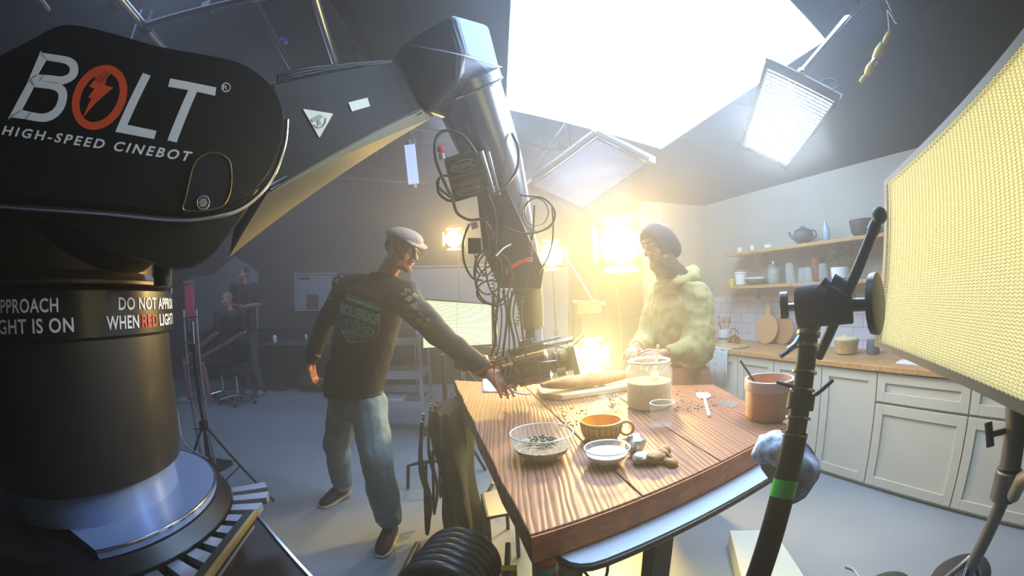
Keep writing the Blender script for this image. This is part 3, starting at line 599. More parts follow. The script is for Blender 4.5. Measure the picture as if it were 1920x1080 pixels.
# BOLT lettering, built stroke by stroke
def strokes(polys, off=.0225, m=WHT, nm='lettering', th=.0015):
    b = MB()
    for P in polys: b.prism(poly(P, off), nn*th)
    return b.build(nm, m, bot)
strokes([[(266, 145), (280, 150), (238, 240), (291, 251), (287, 266), (216, 253)], [(316, 155), (400, 171), (398, 186), (365, 179), (328, 272), (311, 268), (349, 176), (312, 170)]])
def sp2(pts, n=4, closed=True): return [(p.x, p.y) for p in spl([Vector((x, y, 0)) for x, y in pts], n, closed)]
def outline2(outer, inner, sharp=None):
    if sharp:
        outer = [p for i, p in enumerate(outer) for _ in range(3 if i in sharp else 1)]; inner = [p for i, p in enumerate(inner) for _ in range(3 if i in sharp else 1)]
    o, i = poly(sp2(outer, 3), .0225), poly(sp2(inner, 3), .0225); n = len(o); b = MB(); v = o+i+[p+nn*.0015 for p in o]+[p+nn*.0015 for p in i]; f = []
    for k in range(n):
        j = (k+1) % n; f += [(k, j, n+j, n+k), (2*n+k, 2*n+j, 3*n+j, 3*n+k), (k, j, 2*n+j, 2*n+k), (n+k, n+j, 3*n+j, 3*n+k)]
    b.add(v, f); return b
# B: two bowls
ub = outline2([(78, 108), (105, 112), (132, 117), (146, 128), (147, 146), (138, 158), (120, 166), (100, 164), (77, 160), (57, 158)], [(89, 122), (105, 125), (122, 128), (131, 134), (132, 143), (127, 149), (115, 152), (100, 150), (84, 149), (74, 148)], (0, 8, 9)); ub.build('lettering', WHT, bot)
lb = outline2([(58, 158), (80, 160), (104, 162), (122, 170), (128, 186), (122, 210), (106, 228), (84, 235), (52, 230), (22, 226)], [(67, 171), (80, 173), (98, 175), (109, 180), (112, 190), (107, 206), (97, 216), (82, 220), (62, 217), (45, 213)], (0, 8, 9)); lb.build('lettering', WHT, bot)
el = lambda cx, cy, rx, ry, tilt, n=40: [(cx+rx*math.cos(a)*math.cos(tilt)-ry*math.sin(a)*math.sin(tilt), cy+rx*math.cos(a)*math.sin(tilt)+ry*math.sin(a)*math.cos(tilt)) for a in [2*math.pi*i/n for i in range(n)]]
outline2(el(187, 190, 47, 62, math.radians(27)), el(187, 190, 33, 48, math.radians(27))).build('orange_ring', ORG, bot)
strokes([[(195, 138), (205, 140), (196, 168), (212, 172), (180, 200), (157, 226), (172, 192), (166, 190), (178, 174), (168, 170)], [(180, 141), (196, 137), (206, 148), (190, 165), (178, 160)]], .0228, ORG, 'lightning_bolt')
def facetext(s, q, **k):
    fq = quad(*q); b = lettering(s, lambda u, v: FP(*fq(u, v), .0228), **k); b.build('lettering', WHT, bot)
facetext('HIGH-SPEED CINEBOT', ((12, 241), (358, 289), (352, 307), (8, 258)), spacing=1.35, shear=.12, bold=.025)
facetext('R', ((413, 166), (422, 167), (421, 175), (412, 174))); outline2(el(418, 170.5, 8.5, 8.5, 0, 24), el(418, 170.5, 7, 7, 0, 24)).build('lettering', WHT, bot)
# upper arm
def pxl(pts): return [at(x, y, d) for x, y, d in pts]
UA = [pxl([(515, 160, 1.12), (500, 365, 1.12), (430, 482, 1.25), (440, 420, 1.50), (500, 160, 1.55)]),
      pxl([(640, 131, 1.33), (650, 282, 1.33), (600, 338, 1.42), (640, 290, 1.72), (650, 140, 1.75)]),
      pxl([(742, 116, 1.58), (790, 207, 1.58), (808, 222, 1.64), (830, 190, 1.95), (790, 110, 1.95)])]
MB().loft([[r[1], r[2], r[2].lerp(r[3], .12), r[1].lerp(r[4], .06)] for r in [[p-ray(640, 260)*.006 for p in q] for q in (UA[0], UA[2])]]).build('arm_underside', mat('underside_warm_light', '7a7055', .5, .1), bot)  # yellow light on the underside is painted in as beige
arm_ = MB().loft([[a.lerp(c, k/60) for a, c in zip(UA[0], UA[2])] for k in range(61)]).build('upper_arm', mat('arm_brown_black', '17120d', .6, spec=.2), bot, smooth=35)
arm_bvh = surf(arm_)
# lower beige rail along the arm and conduits
MB().tube(pxl([(462, 428, 1.34), (600, 330, 1.46), (700, 272, 1.57), (805, 214, 1.66)]), [.016, .013, .012, .010], 10).build('arm_rail', mat('grey_rail', '8e8674', .35, .5), bot, smooth=60)
for k, (dy, dd) in enumerate(((-4, 0), (4, .01))):
    MB().tube(spl(pxl([(505, 352+dy, 1.105+dd), (600, 300+dy, 1.27+dd), (700, 248+dy, 1.42+dd), (790, 208+dy, 1.56+dd)])), .004, 6).build('conduit', DARK, bot, smooth=60)
for k in range(3):
    MB().tube(spl(pxl([(520, 152-k*5, 1.2), (570, 140-k*6, 1.25), (640, 127-k*3, 1.36), (735, 118-k*2, 1.55)])), .004, 6).build('conduit', RUB, bot, smooth=60)
AP0 = at(640, 220, 1.33); an = (UA[0][1]-UA[0][0]).cross(UA[2][0]-UA[0][0]).normalized(); an = an if an @ (CAMP-AP0) > 0 else -an
AP0 = UA[0][0]
an2 = (UA[2][1]-UA[0][1]).cross(UA[2][0]-UA[0][1]).normalized(); an2 = an2 if an2 @ (CAMP-AP0) > 0 else -an2
def armp(pts, off, n=an, base=None): base = base or AP0; return [PL(x, y, base+n*.012, n)+n*off for x, y in pts]
STK = mat('sticker_cream', 'cfc9ae', .5)
def onarm(bv, pts, off): return [onsurf(bv, x, y, off, 1.4) for x, y in pts]
def sticker(pts, off, m, nm, n_=6):
    fq = quad(*pts); b = MB(); b.add([onsurf(arm_bvh, *fq(i/n_, j/n_), off, 1.4) for j in range(n_+1) for i in range(n_+1)], [(j*(n_+1)+i, j*(n_+1)+i+1, (j+1)*(n_+1)+i+1, (j+1)*(n_+1)+i) for j in range(n_) for i in range(n_)]); b.build(nm, m, bot)
sticker(((568, 204), (625, 213), (600, 257), (598, 257)), .005, STK, 'warning_sticker')
b = MB(); b.add(onarm(arm_bvh, [(583, 224), (601, 214), (606, 219), (600, 225), (603, 233), (597, 236), (595, 226), (586, 229)], .008), [(0, 1, 2, 3), (0, 3, 6, 7), (3, 4, 5, 6)]); b.build('robot_pictogram', BLK, bot)
MB().tube(onarm(arm_bvh, [(588, 234), (596, 240), (604, 238), (610, 230), (611, 221)], .008), .0013, 5).build('robot_pictogram', BLK, bot)
sticker(((653, 192), (689, 183), (694, 199), (660, 209)), .005, STK, 'rating_plate')
# elbow block
el_f = pxl([(733, 96, 1.66), (850, 22, 1.62), (872, 98, 1.60), (858, 150, 1.58), (800, 216, 1.58), (750, 175, 1.60)])
el_b = pxl([(770, 90, 1.98), (918, 44, 1.95), (938, 125, 1.92), (938, 165, 1.90), (860, 235, 1.90), (790, 180, 1.93)])
MB().loft([el_f, el_b]).build('elbow_block', mat('elbow_grey', '26272c', .42, coat=.15), bot, bevel=.03)
MB().tube(spl(pxl([(762, 84, 1.575), (868, 104, 1.555), (905, 115, 1.70), (941, 126, 1.86)]), 4), .0022, 6).build('elbow_seam', STEEL, bot, smooth=60)
# forearm
fa, fb, fc = at(868, 150, 1.80), at(925, 300, 1.86), at(985, 520, 1.98)
MB().tube([fa, fa.lerp(fb, .12), fa.lerp(fb, .15), fb, fb.lerp(fc, .5), fc], [.155, .153, .142, .125, .098, .085], 40).build('forearm', mat('forearm_grey', '8a8c92', .24, .75, coat=.4), bot, smooth=40)
MB().tube([fa.lerp(fb, .11), fa.lerp(fb, .125)], .158, 40).build('forearm_collar', DARK, bot, smooth=40)
MB().tube([fc, at(992, 560, 2.0), at(1000, 615, 2.0)], [.07, .066, .05], 28).build('wrist', mat('wrist_bronze', '9a8258', .35, .4), bot, smooth=50)
MB().cyl(at(1000, 612, 2.0), at(1001, 640, 2.0), .038, .044).build('wrist_flange', STEEL, bot, smooth=40)
brk_f = pxl([(893, 352, 1.72), (948, 348, 1.72), (982, 420, 1.80), (1020, 505, 1.88), (1014, 542, 1.90), (936, 540, 1.86), (905, 470, 1.80)])
dv = ray(950, 450)*.05
MB().prism(brk_f, dv).build('mount_bracket', mat('bracket_black', '3a2e26', .5), bot, bevel=.004)
for q in ((945, 372), (932, 380), (985, 440), (960, 520)):
    q = at(q[0], q[1], 1.73 if q[1] < 400 else 1.83); MB().cyl(q, q-ray(950, 450)*.012, .006).build('bracket_screw', CHR, bot, smooth=40)
# two stacked control boxes strapped to the forearm
bf = pxl([(833, 302, 1.60), (893, 284, 1.60), (915, 362, 1.64), (852, 380, 1.64)])
bn = (bf[1]-bf[0]).cross(bf[3]-bf[0]).normalized(); bn = bn if bn @ (CAMP-bf[0]) > 0 else -bn
MB().prism(bf, -bn*.06).build('control_box', mat('control_box_brown', '3d342c', .5), bot, bevel=.004)
bxn = lambda u, v: (bf[0]*(1-u)+bf[1]*u)*(1-v)+(bf[3]*(1-u)+bf[2]*u)*v+bn*.003
for v0, fl in ((.22, 0), (.78, 1)):
    ctr_ = [bxn(.52+.38*math.cos(a)*(1 if abs(math.cos(a)) < .98 else 1.05), v0+.12*math.sin(a)) for a in [2*math.pi*i/28 for i in range(28)]]
    MB().tube(ctr_, .0016, 5, closed=True).build('logo_oval', STK, bot)
    lettering('MUNANC' if not fl else 'MOVIOW', lambda u, v: bxn(.22+.6*u if not fl else .82-.6*u, v0+.055-.11*v if not fl else v0-.055+.11*v)).build('lettering', STK, bot)
for v in (.42, .46, .58, .62): MB().tube([bxn(.04, v), bxn(.96, v)], .0012, 5).build('box_groove', STK, bot)
for a, b_, r in (((902, 283, 1.60), (925, 360, 1.64), .009), ((915, 284, 1.63), (936, 365, 1.68), .007)):
    MB().cyl(at(*a), at(*b_), r).build('chrome_rod', CHR, bot, smooth=40)
q = at(826, 280, 1.60); MB().ell(q, .014).build('red_connector', REDM, bot, smooth=60)
MB().cyl(at(827, 288, 1.6), at(830, 298, 1.6), .011).build('cream_connector', STK, bot, smooth=40)
# hanging black receiver and its white tag
rb = pxl([(877, 446, 1.70), (902, 446, 1.70), (904, 476, 1.71), (878, 476, 1.71)])
MB().prism(rb, ray(890, 460)*.04).build('receiver_box', mat('receiver_brown', '4a3b2c', .5), bot, bevel=.003)
MB().prism(pxl([(882, 418, 1.66), (894, 415, 1.66), (897, 427, 1.66), (885, 431, 1.66)]), ray(890, 420)*.02).build('white_tag', CERW, bot)
# cables
CAB = mat('cable_black', '26221f', .45); CABB = mat('cable_warm', '54432f', .4)
def cable(pts, r=.004, m=CAB, nm='cable', closed=False): return MB().tube(spl(pxl(pts), 7, closed), r, 7, closed=closed).build(nm, m, bot, smooth=70)
cable([(895, 290, 1.6), (868, 255, 1.62), (835, 245, 1.62), (817, 262, 1.6), (818, 300, 1.58), (835, 345, 1.6), (850, 375, 1.62)], .0065)
cable([(845, 370, 1.6), (823, 352, 1.6), (820, 340, 1.6), (830, 330, 1.6), (846, 330, 1.6)], .005)
cable([(822, 335, 1.62), (822, 360, 1.62), (838, 375, 1.62), (850, 376, 1.62)], .0055)
cable([(850, 378, 1.62), (858, 400, 1.63), (880, 412, 1.65), (905, 412, 1.66), (920, 430, 1.68)], .006)
cable([(915, 365, 1.62), (925, 390, 1.64), (930, 430, 1.66), (928, 480, 1.68), (935, 540, 1.74), (930, 600, 1.82), (930, 650, 1.9)], .006)
cable([(960, 250, 1.75), (972, 280, 1.72), (968, 320, 1.7), (945, 350, 1.68), (925, 365, 1.66)], .006)
cable([(944, 425, 1.75), (975, 437, 1.74), (1010, 435, 1.74), (1035, 420, 1.76), (1040, 395, 1.78), (1020, 372, 1.8), (985, 367, 1.8), (965, 362, 1.8)], .0055)
cable([(1035, 385, 1.78), (1037, 440, 1.78), (1028, 480, 1.8), (1010, 512, 1.84)], .0035)
cable([(1002, 385, 1.78), (1000, 430, 1.76), (996, 450, 1.76)], .0045)
cable([(880, 420, 1.64), (869, 450, 1.64), (870, 490, 1.66), (885, 520, 1.68), (905, 526, 1.7)], .0045)
cable([(890, 478, 1.7), (900, 505, 1.7), (915, 520, 1.7)], .0035)
cable([(905, 390, 1.63), (912, 430, 1.64), (916, 470, 1.66), (910, 500, 1.68), (918, 540, 1.72), (935, 560, 1.76)], .004)
for cx, cy, rx, ry, d in ((925, 520, 34, 50, 1.74), (915, 510, 26, 42, 1.70), (930, 535, 36, 38, 1.76), (908, 495, 17, 22, 1.68), (920, 548, 26, 22, 1.76)):
    cable([(cx+rx*math.cos(a), cy+ry*math.sin(a), d+.02*math.cos(a)) for a in [2*math.pi*i/9 for i in range(9)]], .004, CAB, 'cable_loop', True)
for cx, cy, rx, ry, d in ((1010, 402, 30, 32, 1.80), (1006, 398, 22, 26, 1.80)):
    cable([(cx+rx*math.cos(a), cy+ry*math.sin(a), d+.01*math.cos(a)) for a in [2*math.pi*i/8 for i in range(8)]], .003, CABB, 'cable_loop', True)
def coil(pts, r=.009, turns=24, w=.0022):
    P = spl(pxl(pts), 10); o = []; L = len(P)-1; n = turns*9
    for i in range(n+1):
        t = i/n*L; k = min(int(t), L-1); c = P[k].lerp(P[k+1], t-k); d = (P[k+1]-P[k]).normalized(); x, y, z = frame(d, (0, 1, 0)); a = 2*math.pi*i/9; o.append(c+(x*math.cos(a)+y*math.sin(a))*r)
    MB().tube(o, w, 5).build('coiled_cable', CABB, bot, smooth=70)
coil([(922, 435, 1.68), (925, 480, 1.70), (924, 540, 1.74), (930, 600, 1.82)])
coil([(995, 450, 1.78), (992, 500, 1.82), (980, 560, 1.86), (968, 610, 1.9)])
for k in range(7):
    x = 925+k*9; cable([(x, 545, 1.76+.01*k), (x+8*math.sin(k), 590, 1.82), (x+3, 640, 1.88), (x-5+4*k*.5, 668, 1.92)], .0035 if k % 2 else .0055, CAB if k % 3 else CABB)
for k in range(3): cable([(948, 508+k*3, 1.79), (965, 494+k*3, 1.80), (985, 486+k*2, 1.82), (998, 484+k*3, 1.84)], .0035, REDM, 'red_strap')
cable([(930, 480, 1.66), (945, 465, 1.70), (958, 458, 1.74)], .003, STK, 'white_tie')
# ---------------------------------------------------------------- overhead softbox (a real emitting cloth on a frame)
SB = thing('overhead_softbox', 'huge glowing white softbox hanging over the table', 'softbox', sc_)
s0_, s1_, s2_ = Z(948, 205, 2.7), Z(1240, 280, 2.7), Z(1550, 75, 2.7)
SB2 = [s0_, s1_, s2_, s2_+(Z(1482, 0, 2.7)-s2_)*2.2, s0_+(Z(958, 0, 2.7)-s0_)*1.5]
L_over.location = sum(SB2, Vector())/5-Vector((0, 0, .06))
MB().prism(SB2, (0, 0, .01)).build('diffusion_cloth', mat('softbox_glow', 'e6fbff', .9, emit=1.75, ecol='aae6ff'), SB)
cS = sum(SB2, Vector())/5
b = MB(); b.loft([[p+Vector((0, 0, .012)) for p in SB2], [cS+(p-cS)*.35+Vector((0, 0, .45)) for p in SB2]]); b.build('black_skirt', mat('black_nylon', '1c1c20', .7), SB)
MB().tube([p+Vector((0, 0, .004)) for p in SB2], .008, 6, closed=True).build('frame', mat('softbox_frame', '5a6a80', .5), SB)
for k in range(3): MB().cyl(cS+Vector((-.4+.4*k, 0, .45)), Vector((cS.x-.4+.4*k, cS.y, CEIL)), .008).build('hanging_pole', STEEL, SB)
# ---------------------------------------------------------------- honeycomb LED panels
def panel(pts, label, gcol, strength, name='led_panel', grid=(22, 14), depth=.09, frame_w=.03, body=BLK, group='LED panels with honeycomb grids', gd=.03, away=None, rim=.0):
    a, b_, c, d = [Vector(p) for p in pts]; ctr = (a+b_+c+d)/4; n = (b_-a).cross(d-a).normalized()
    if n @ (CAMP-ctr) < 0: n = -n
    t = thing(name, label, 'light panel', ctr, group); Q = lambda u, v: (a*(1-u)+b_*u)*(1-v)+(d*(1-u)+c*u)*v
    em = mat('panel_glow_'+gcol+str(strength), gcol, .6, emit=strength)
    MB().prism([Q(0, 0)-n*gd, Q(1, 0)-n*gd, Q(1, 1)-n*gd, Q(0, 1)-n*gd], -n*.004).build('diffuser', em, t)
    w, h = (b_-a).length, (d-a).length; fu, fv = frame_w/w, frame_w/h
    b = MB()
    for (u0, u1, v0, v1) in ((-fu, 0, -fv, 1+fv), (1, 1+fu, -fv, 1+fv), (0, 1, -fv, 0), (0, 1, 1, 1+fv)):
        b.prism([Q(u0, v0)+n*rim, Q(u1, v0)+n*rim, Q(u1, v1)+n*rim, Q(u0, v1)+n*rim], -n*depth)
    b.prism([Q(0, 0)-n*(gd+.01), Q(1, 0)-n*(gd+.01), Q(1, 1)-n*(gd+.01), Q(0, 1)-n*(gd+.01)], -n*(depth-gd-.01)); b.build('housing', body, t)
    b = MB(); nu, nv = grid; tw = .0009
    for i in range(1, nu):
        u = i/nu; du = tw/w; b.prism([Q(u-du, 0), Q(u+du, 0), Q(u+du, 1), Q(u-du, 1)], -n*(gd*.8))
    for j in range(1, nv):
        v = j/nv; dv_ = tw/h; b.prism([Q(0, v-dv_), Q(1, v-dv_), Q(1, v+dv_), Q(0, v+dv_)], -n*(gd*.8))
    if nu: b.build('honeycomb_grid', mat('grid_grey', 'b9bec6', .6) if gcol != 'f6efb6' else mat('grid_yellow', 'eee6bc', .5), t)
    return t, Q, n, ctr
# panel A: hanging, white
pa = [at(1438, 128, 2.25), at(1565, 190, 2.2), at(1474, 314, 2.5), at(1390, 276, 2.55)]
tA_, QA, nA, cA = panel(pa, 'bright white LED panel hanging right of the big softbox', 'f4fbff', 2.6, grid=(30, 26), frame_w=.018, depth=.08)
MB().prism([at(1436, 108, 2.2), at(1576, 178, 2.15), at(1573, 196, 2.15), at(1434, 126, 2.2)], ray(1500, 150)*.1).build('yoke_bar', DARK, tA_)
p1, p2 = at(1503, 135, 2.2), at(1622, -10, 2.6); p2 = p1+(p2-p1)*((CEIL-p1.z)/(p2.z-p1.z))
MB().cyl(p1, p2, .014).build('hanger_pole', CHR, tA_, smooth=40); MB().ell(p1, .022).build('spigot', CHR, tA_, smooth=60)
MB().tube(spl([at(1540, 152, 2.2), at(1555, 147, 2.22), at(1575, 158, 2.25), at(1560, 170, 2.25)]), .004, 6).build('safety_cable', DARK, tA_, smooth=60)
light('led_panel_light', 'AREA', cA+nA*.03, 20, lin('dfefff'), .45, aim=cA+nA*2)
# panel B: pale blue, tilted over the back of the table
pb = [at(1117, 262, 2.9), at(1213, 308, 2.95), at(1092, 392, 3.3), at(998, 350, 3.2)]
tB_, QB, nB, cB = panel(pb, 'pale blue honeycomb LED panel below the softbox', 'a4c4ff', 1.1, grid=(34, 34), frame_w=.035, depth=.1, body=mat('panel_housing_grey', '4c4a4c', .5))
MB().tube([at(1118, 248, 2.8), at(1060, 292, 2.9), at(1000, 335, 3.05)], .028, 8).build('barn_door_bar', mat('panel_housing_grey', '4c4a4c'), tB_)
MB().tube([at(1118, 248, 2.8), at(1215, 298, 2.85)], .026, 8).build('barn_door_bar', mat('panel_housing_grey', '4c4a4c'), tB_)
MB().tube([cB-nB*.1, Vector((cB.x, 3.6, 2.35)), Vector((cB.x, 3.7, CEIL))], .014, 8).build('hanger_pole', STEEL, tB_)
light('led_panel_light', 'AREA', cB+nB*.03, 12, lin('c8dcff'), .5, aim=cB+nB*2)
# panel C: the big yellow honeycomb panel at the right, close to the camera
def rayplane(px, py, P, n): return PL(px, py, P, n)
cP0 = at(1662, 345, 1.45); v_up = at(1645, 640, 1.42)
e1 = (cP0-v_up); top_r = at(1935, 60, 1.12); n3 = e1.cross(top_r-cP0).normalized()
pc = [cP0, top_r, PL(1960, 772, cP0, n3), v_up]
ext = .35; pc = [pc[0], pc[0]+(pc[1]-pc[0])*(1+ext), pc[3]+(pc[2]-pc[3])*(1+ext), pc[3]]
tC_, QC, nC, cC = panel(pc, 'very large warm yellow honeycomb panel on the silver stand at the right', 'f6efb6', .44, grid=(0, 0), frame_w=.016, depth=.07, gd=.018, body=mat('panel_warm_grey', '6e675c', .5, .3))
b = MB(); w = (pc[1]-pc[0]).length; h = (pc[3]-pc[0]).length
NR = 84
for j in range(NR+1):
    v = j/NR; P = [];
    for i in range(121): u = i/120; vv = min(max(v+.30/NR*(1 if i % 2 else -1), 0), 1); P.append(QC(u, vv))
    vv_ = [p for p in P]+[p-nC*.006 for p in P]; m_ = len(P); b.add(vv_, [(i, i+1, m_+i+1, m_+i) for i in range(m_-1)])
b.build('honeycomb_grid', mat('grid_yellow', 'eee6bc', .5), tC_, solid=.0006)
# panel D: soft green-yellow panel standing behind the man
pd = [Y(793, 562, 3.9), Y(921, 571, 3.9), Y(922, 645, 3.8), Y(793, 652, 3.8)]
tD_, QD, nD, cD = panel(pd, 'pale yellow-green lit panel behind the outstretched sleeve', 'e2f0b4', 1.0, grid=(2, 24), frame_w=.015, depth=.06)
MB().cyl(cD-nD*.05, Vector((cD.x, cD.y+.05, 0)), .014).build('stand_post', BLK, tD_)
for a in range(3): MB().cyl(Vector((cD.x, cD.y+.05, .35)), Vector((cD.x+.35*math.cos(a*2.1), cD.y+.05+.35*math.sin(a*2.1), .01)), .01).build('leg', BLK, tD_)
# ---------------------------------------------------------------- stands
def lightstand(x, y, h, label, m=BLK, r=.013, spread=.45, foot=.3, name='light_stand', a0=.3):
    t = thing(name, label, 'light stand', (x, y, 0)); P = lambda a, b, c: Vector((x+a, y+b, c))
    MB().cyl(P(0, 0, .12), P(0, 0, h*.55), r*1.25).build('lower_post', m, t, smooth=40); MB().cyl(P(0, 0, h*.5), P(0, 0, h), r*.9).build('upper_post', m, t, smooth=40)
    MB().cyl(P(0, 0, h*.55-.03), P(0, 0, h*.55+.02), r*1.9).build('collar', m, t, smooth=40); MB().cyl(P(0, 0, foot+.28), P(0, 0, foot+.34), r*2.2).build('collar', m, t, smooth=40)
    for k in range(3):
        a = a0+k*2.094; c, s = math.cos(a), math.sin(a)
        MB().beam(P(c*.02, s*.02, foot+.3), P(c*spread, s*spread, .012), .022, .010).build('leg', m, t)
        MB().beam(P(0, 0, .14), P(c*spread*.5, s*spread*.5, (foot+.3)*.5), .014, .006).build('brace', m, t)
    return t
def lamphead(c, aimp, r, label, m=BLK, glow='fff0b0', gs=14):
    t = thing('tungsten_lamp', label, 'lamp', c, 'glowing tungsten lamps behind the table'); d = (Vector(aimp)-c).normalized()
    MB().tube([c-d*.2, c-d*.17, c-d*.02, c+d*.03], [r*.5, r*.9, r, r], 24).build('housing', m, t, smooth=40)
    MB().cyl(c+d*.031, c+d*.034, r*.93, seg=28).build('lens', mat('lamp_lens_'+glow, glow, emit=gs), t)
    x, y, z = frame(d)
    for k in range(4):
        w = x*math.cos(k*math.pi/2)+y*math.sin(k*math.pi/2); q = x*-math.sin(k*math.pi/2)+y*math.cos(k*math.pi/2)
        MB().prism([c+w*r+q*r*.8+d*.035, c+w*r-q*r*.8+d*.035, c+w*r*1.3-q*r*.85+d*.035+d*r*.6, c+w*r*1.3+q*r*.85+d*.035+d*r*.6], w*.003).build('barn_door', m, t)
    return t
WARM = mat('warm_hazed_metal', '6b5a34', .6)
lamphead(YL[0]+Vector((.02, .10, 0)), (0.3, 0, 1.3), .20, 'bright warm tungsten lamp glowing left of the woman\'s head', gs=30)
lightstand(YL[0].x+.02, YL[0].y+.25, YL[0].z-.15, 'tall stand holding the bright lamp left of the woman', WARM)
lamphead(YL[1]+Vector((0, .10, 0)), (0.1, 0, 1.4), .09, 'small warm tungsten lamp glowing right of the man\'s cap', gs=24)
lightstand(YL[1].x+.02, YL[1].y+.3, YL[1].z-.08, 'thin stand holding the small lamp near the man\'s cap', STEEL, .01)
lc = at(1035, 478, 4.7); lamphead(lc, (0.3, 0, 1.3), .13, 'whitish tungsten lamp partly hidden behind the arm bracket', glow='fbffd0', gs=8)
lightstand(lc.x+.02, lc.y+.2, lc.z-.1, 'stand behind the robot wrist carrying a whitish lamp', WARM, .012)
lamphead(LG+Vector((0, .06, 0)), (0.0, 0, 1.35), .085, 'low bright lamp glaring just above the loaf between camera rig and hands', glow='fffbe0', gs=30)
lightstand(LG.x, LG.y+.26, LG.z-.05, 'short stand of the low bright lamp behind the loaf', WARM, .01, spread=.3)
# boom with a sandbag-like block and open cross bar, in the haze
t = thing('boom_stand', 'thin boom stand with a counterweight standing in the yellow haze', 'light stand', Z(1100, 640, .0) if False else Vector((at(1090, 560, 4.1).x, 4.1, 0)))
bx = at(1090, 560, 4.1); MB().cyl(Vector((bx.x, bx.y, 0)), bx, .015).build('post', WARM, t); MB().cyl(at(1060, 480, 4.1), at(1112, 566, 4.0), .012).build('boom_arm', STEEL, t)
MB().box(at(1103, 576, 4.05), (.24, .10, .13)).build('counterweight', mat('sand_canvas', 'a0824c', .8), t, bevel=.02); MB().cyl(at(1074, 566, 4.05), at(1134, 570, 4.05), .02).build('cross_bar', STEEL, t)
for a in range(3): MB().cyl(Vector((bx.x, bx.y, .4)), Vector((bx.x+.4*math.cos(a*2.1+.5), bx.y+.4*math.sin(a*2.1+.5), .01)), .01).build('leg', WARM, t)
tag(MB().box(at(1132, 522, 4.6), (.22, .05, .36)).build('hanging_flag', mat('flag_cloth', '8c7a40', .8)), 'small square cloth flag left below the bright lamp', 'flag')
fp = at(1132, 522, 4.6); fl = thing('flag_stand', 'slim stand under the square cloth flag', 'light stand', (fp.x, fp.y, 0)); MB().cyl(Vector((fp.x, fp.y, 0)), Vector((fp.x, fp.y, fp.z-.17)), .012).build('post', WARM, fl)
for a in range(3): MB().cyl(Vector((fp.x, fp.y, .4)), Vector((fp.x+.35*math.cos(a*2.1+1), fp.y+.35*math.sin(a*2.1+1), .01)), .009).build('leg', WARM, fl)
# white bounce sheet behind the rig
p0 = Y(860, 455, 5.6)
tag(MB().prism([Y(770, 505, 5.9), Y(1065, 500, 5.2), Y(1065, 660, 5.2), Y(770, 640, 5.9)], (0, .02, 0)).build('bounce_sheet', mat('bounce_white', 'b9c4d4', .8)), 'large pale sheet hanging upright behind the robot wrist', 'bounce sheet')
s_ = thing('sheet_frame', 'pipe frame holding the pale sheet behind the robot wrist', 'frame', Y(917, 650, 5.55)*Vector((1, 1, 0)) if False else Vector((0, 5.6, 0)))
for px_, y_ in ((770, 5.93), (1065, 5.23)):
    q = Y(px_, 505, y_); MB().cyl(Vector((q.x, q.y+.03, 0)), q+Vector((0, .03, .04)), .014).build('post', STEEL, s_)
MB().cyl(Y(770, 505, 5.93)+Vector((0, .0, .03)), Y(1065, 500, 5.23)+Vector((0, .0, .03)), .014).build('top_rail', STEEL, s_)
# black tripod stand on the left
tp = Z(515, 942, 0); tb = Vector((-2.02, 2.55, 0)); tb = Z(425, 905, 0)
tp2 = at(351, 560, 3.2); hub = at(382, 798, 3.25)
st = thing('light_stand', 'black tripod stand with flat legs beside the robot column', 'light stand', Vector((hub.x, hub.y, 0)))
hb = Vector((hub.x, hub.y, hub.z))
MB().cyl(Vector((hub.x, hub.y, .08)), Vector((hub.x, hub.y, hub.z+.55)), .014).build('lower_post', BLK, st, smooth=40)
MB().cyl(Vector((hub.x, hub.y, hub.z+.5)), Vector((hub.x+.0, hub.y, 1.30)), .011).build('upper_post', CHR, st, smooth=40)
MB().cyl(hb-Vector((0, 0, .03)), hb+Vector((0, 0, .03)), .035).build('collar', BLK, st, smooth=40); MB().cyl(hb+Vector((0, 0, .52)), hb+Vector((0, 0, .57)), .028).build('collar', BLK, st, smooth=40)
ft = [Z(515, 942, 0), None, None]; v0 = ft[0]-Vector((hub.x, hub.y, 0))
for k in range(3):
    v = Matrix.Rotation(k*2.094, 3, 'Z') @ v0; e = Vector((hub.x, hub.y, .01))+v
    MB().beam(hb+v*.03, e, .018, .010).build('leg', BLK, st); MB().beam(Vector((hub.x, hub.y, .1)), hb.lerp(e, .52), .018, .008).build('brace', BLK, st)
# rack and pipes left of it
rk = thing('equipment_rack', 'pale metal rack of clamps and pipes behind the black tripod stand', 'rack', Vector((hub.x-.62, hub.y+.55, 0)))
rx, ry = hub.x-.62, hub.y+.55
for k, dx in enumerate((0, .16)):
    MB().cyl(Vector((rx+dx, ry, .02)), Vector((rx+dx, ry, 1.38)), .014).build('upright', mat('pale_metal', 'a7a0b0', .35, .7), rk)
for z in (.35, .62, .9, 1.1, 1.3): MB().cyl(Vector((rx-.02, ry-.01, z)), Vector((rx+.18, ry-.01, z+.02)), .010).build('cross_bar', CHR, rk)
MB().box((rx+.08, ry, .02), (.34, .3, .04)).build('base', BLK, rk)
tag(MB().prism([at(346, 535, 3.4), at(362, 533, 3.4), at(364, 592, 3.4), at(348, 594, 3.4)], (0, .01, 0)).build('red_banner', mat('magenta_cloth', 'a03a5c', .7)), 'narrow magenta banner left of the seated person', 'banner')
MB().cyl(at(343, 530, 3.42), at(366, 527, 3.42), .012).build('banner_bar', CHR, rk)
tag(MB().tube(spl([at(322, 540, 2.6), at(314, 620, 2.6), at(318, 700, 2.6), at(332, 770, 2.6), at(345, 830, 2.5), at(390, 860, 2.4)]), .005, 6).build('hanging_cable', mat('grey_cable', '8d9398', .5), smooth=60), 'thin grey cable hanging beside the robot column', 'cable')
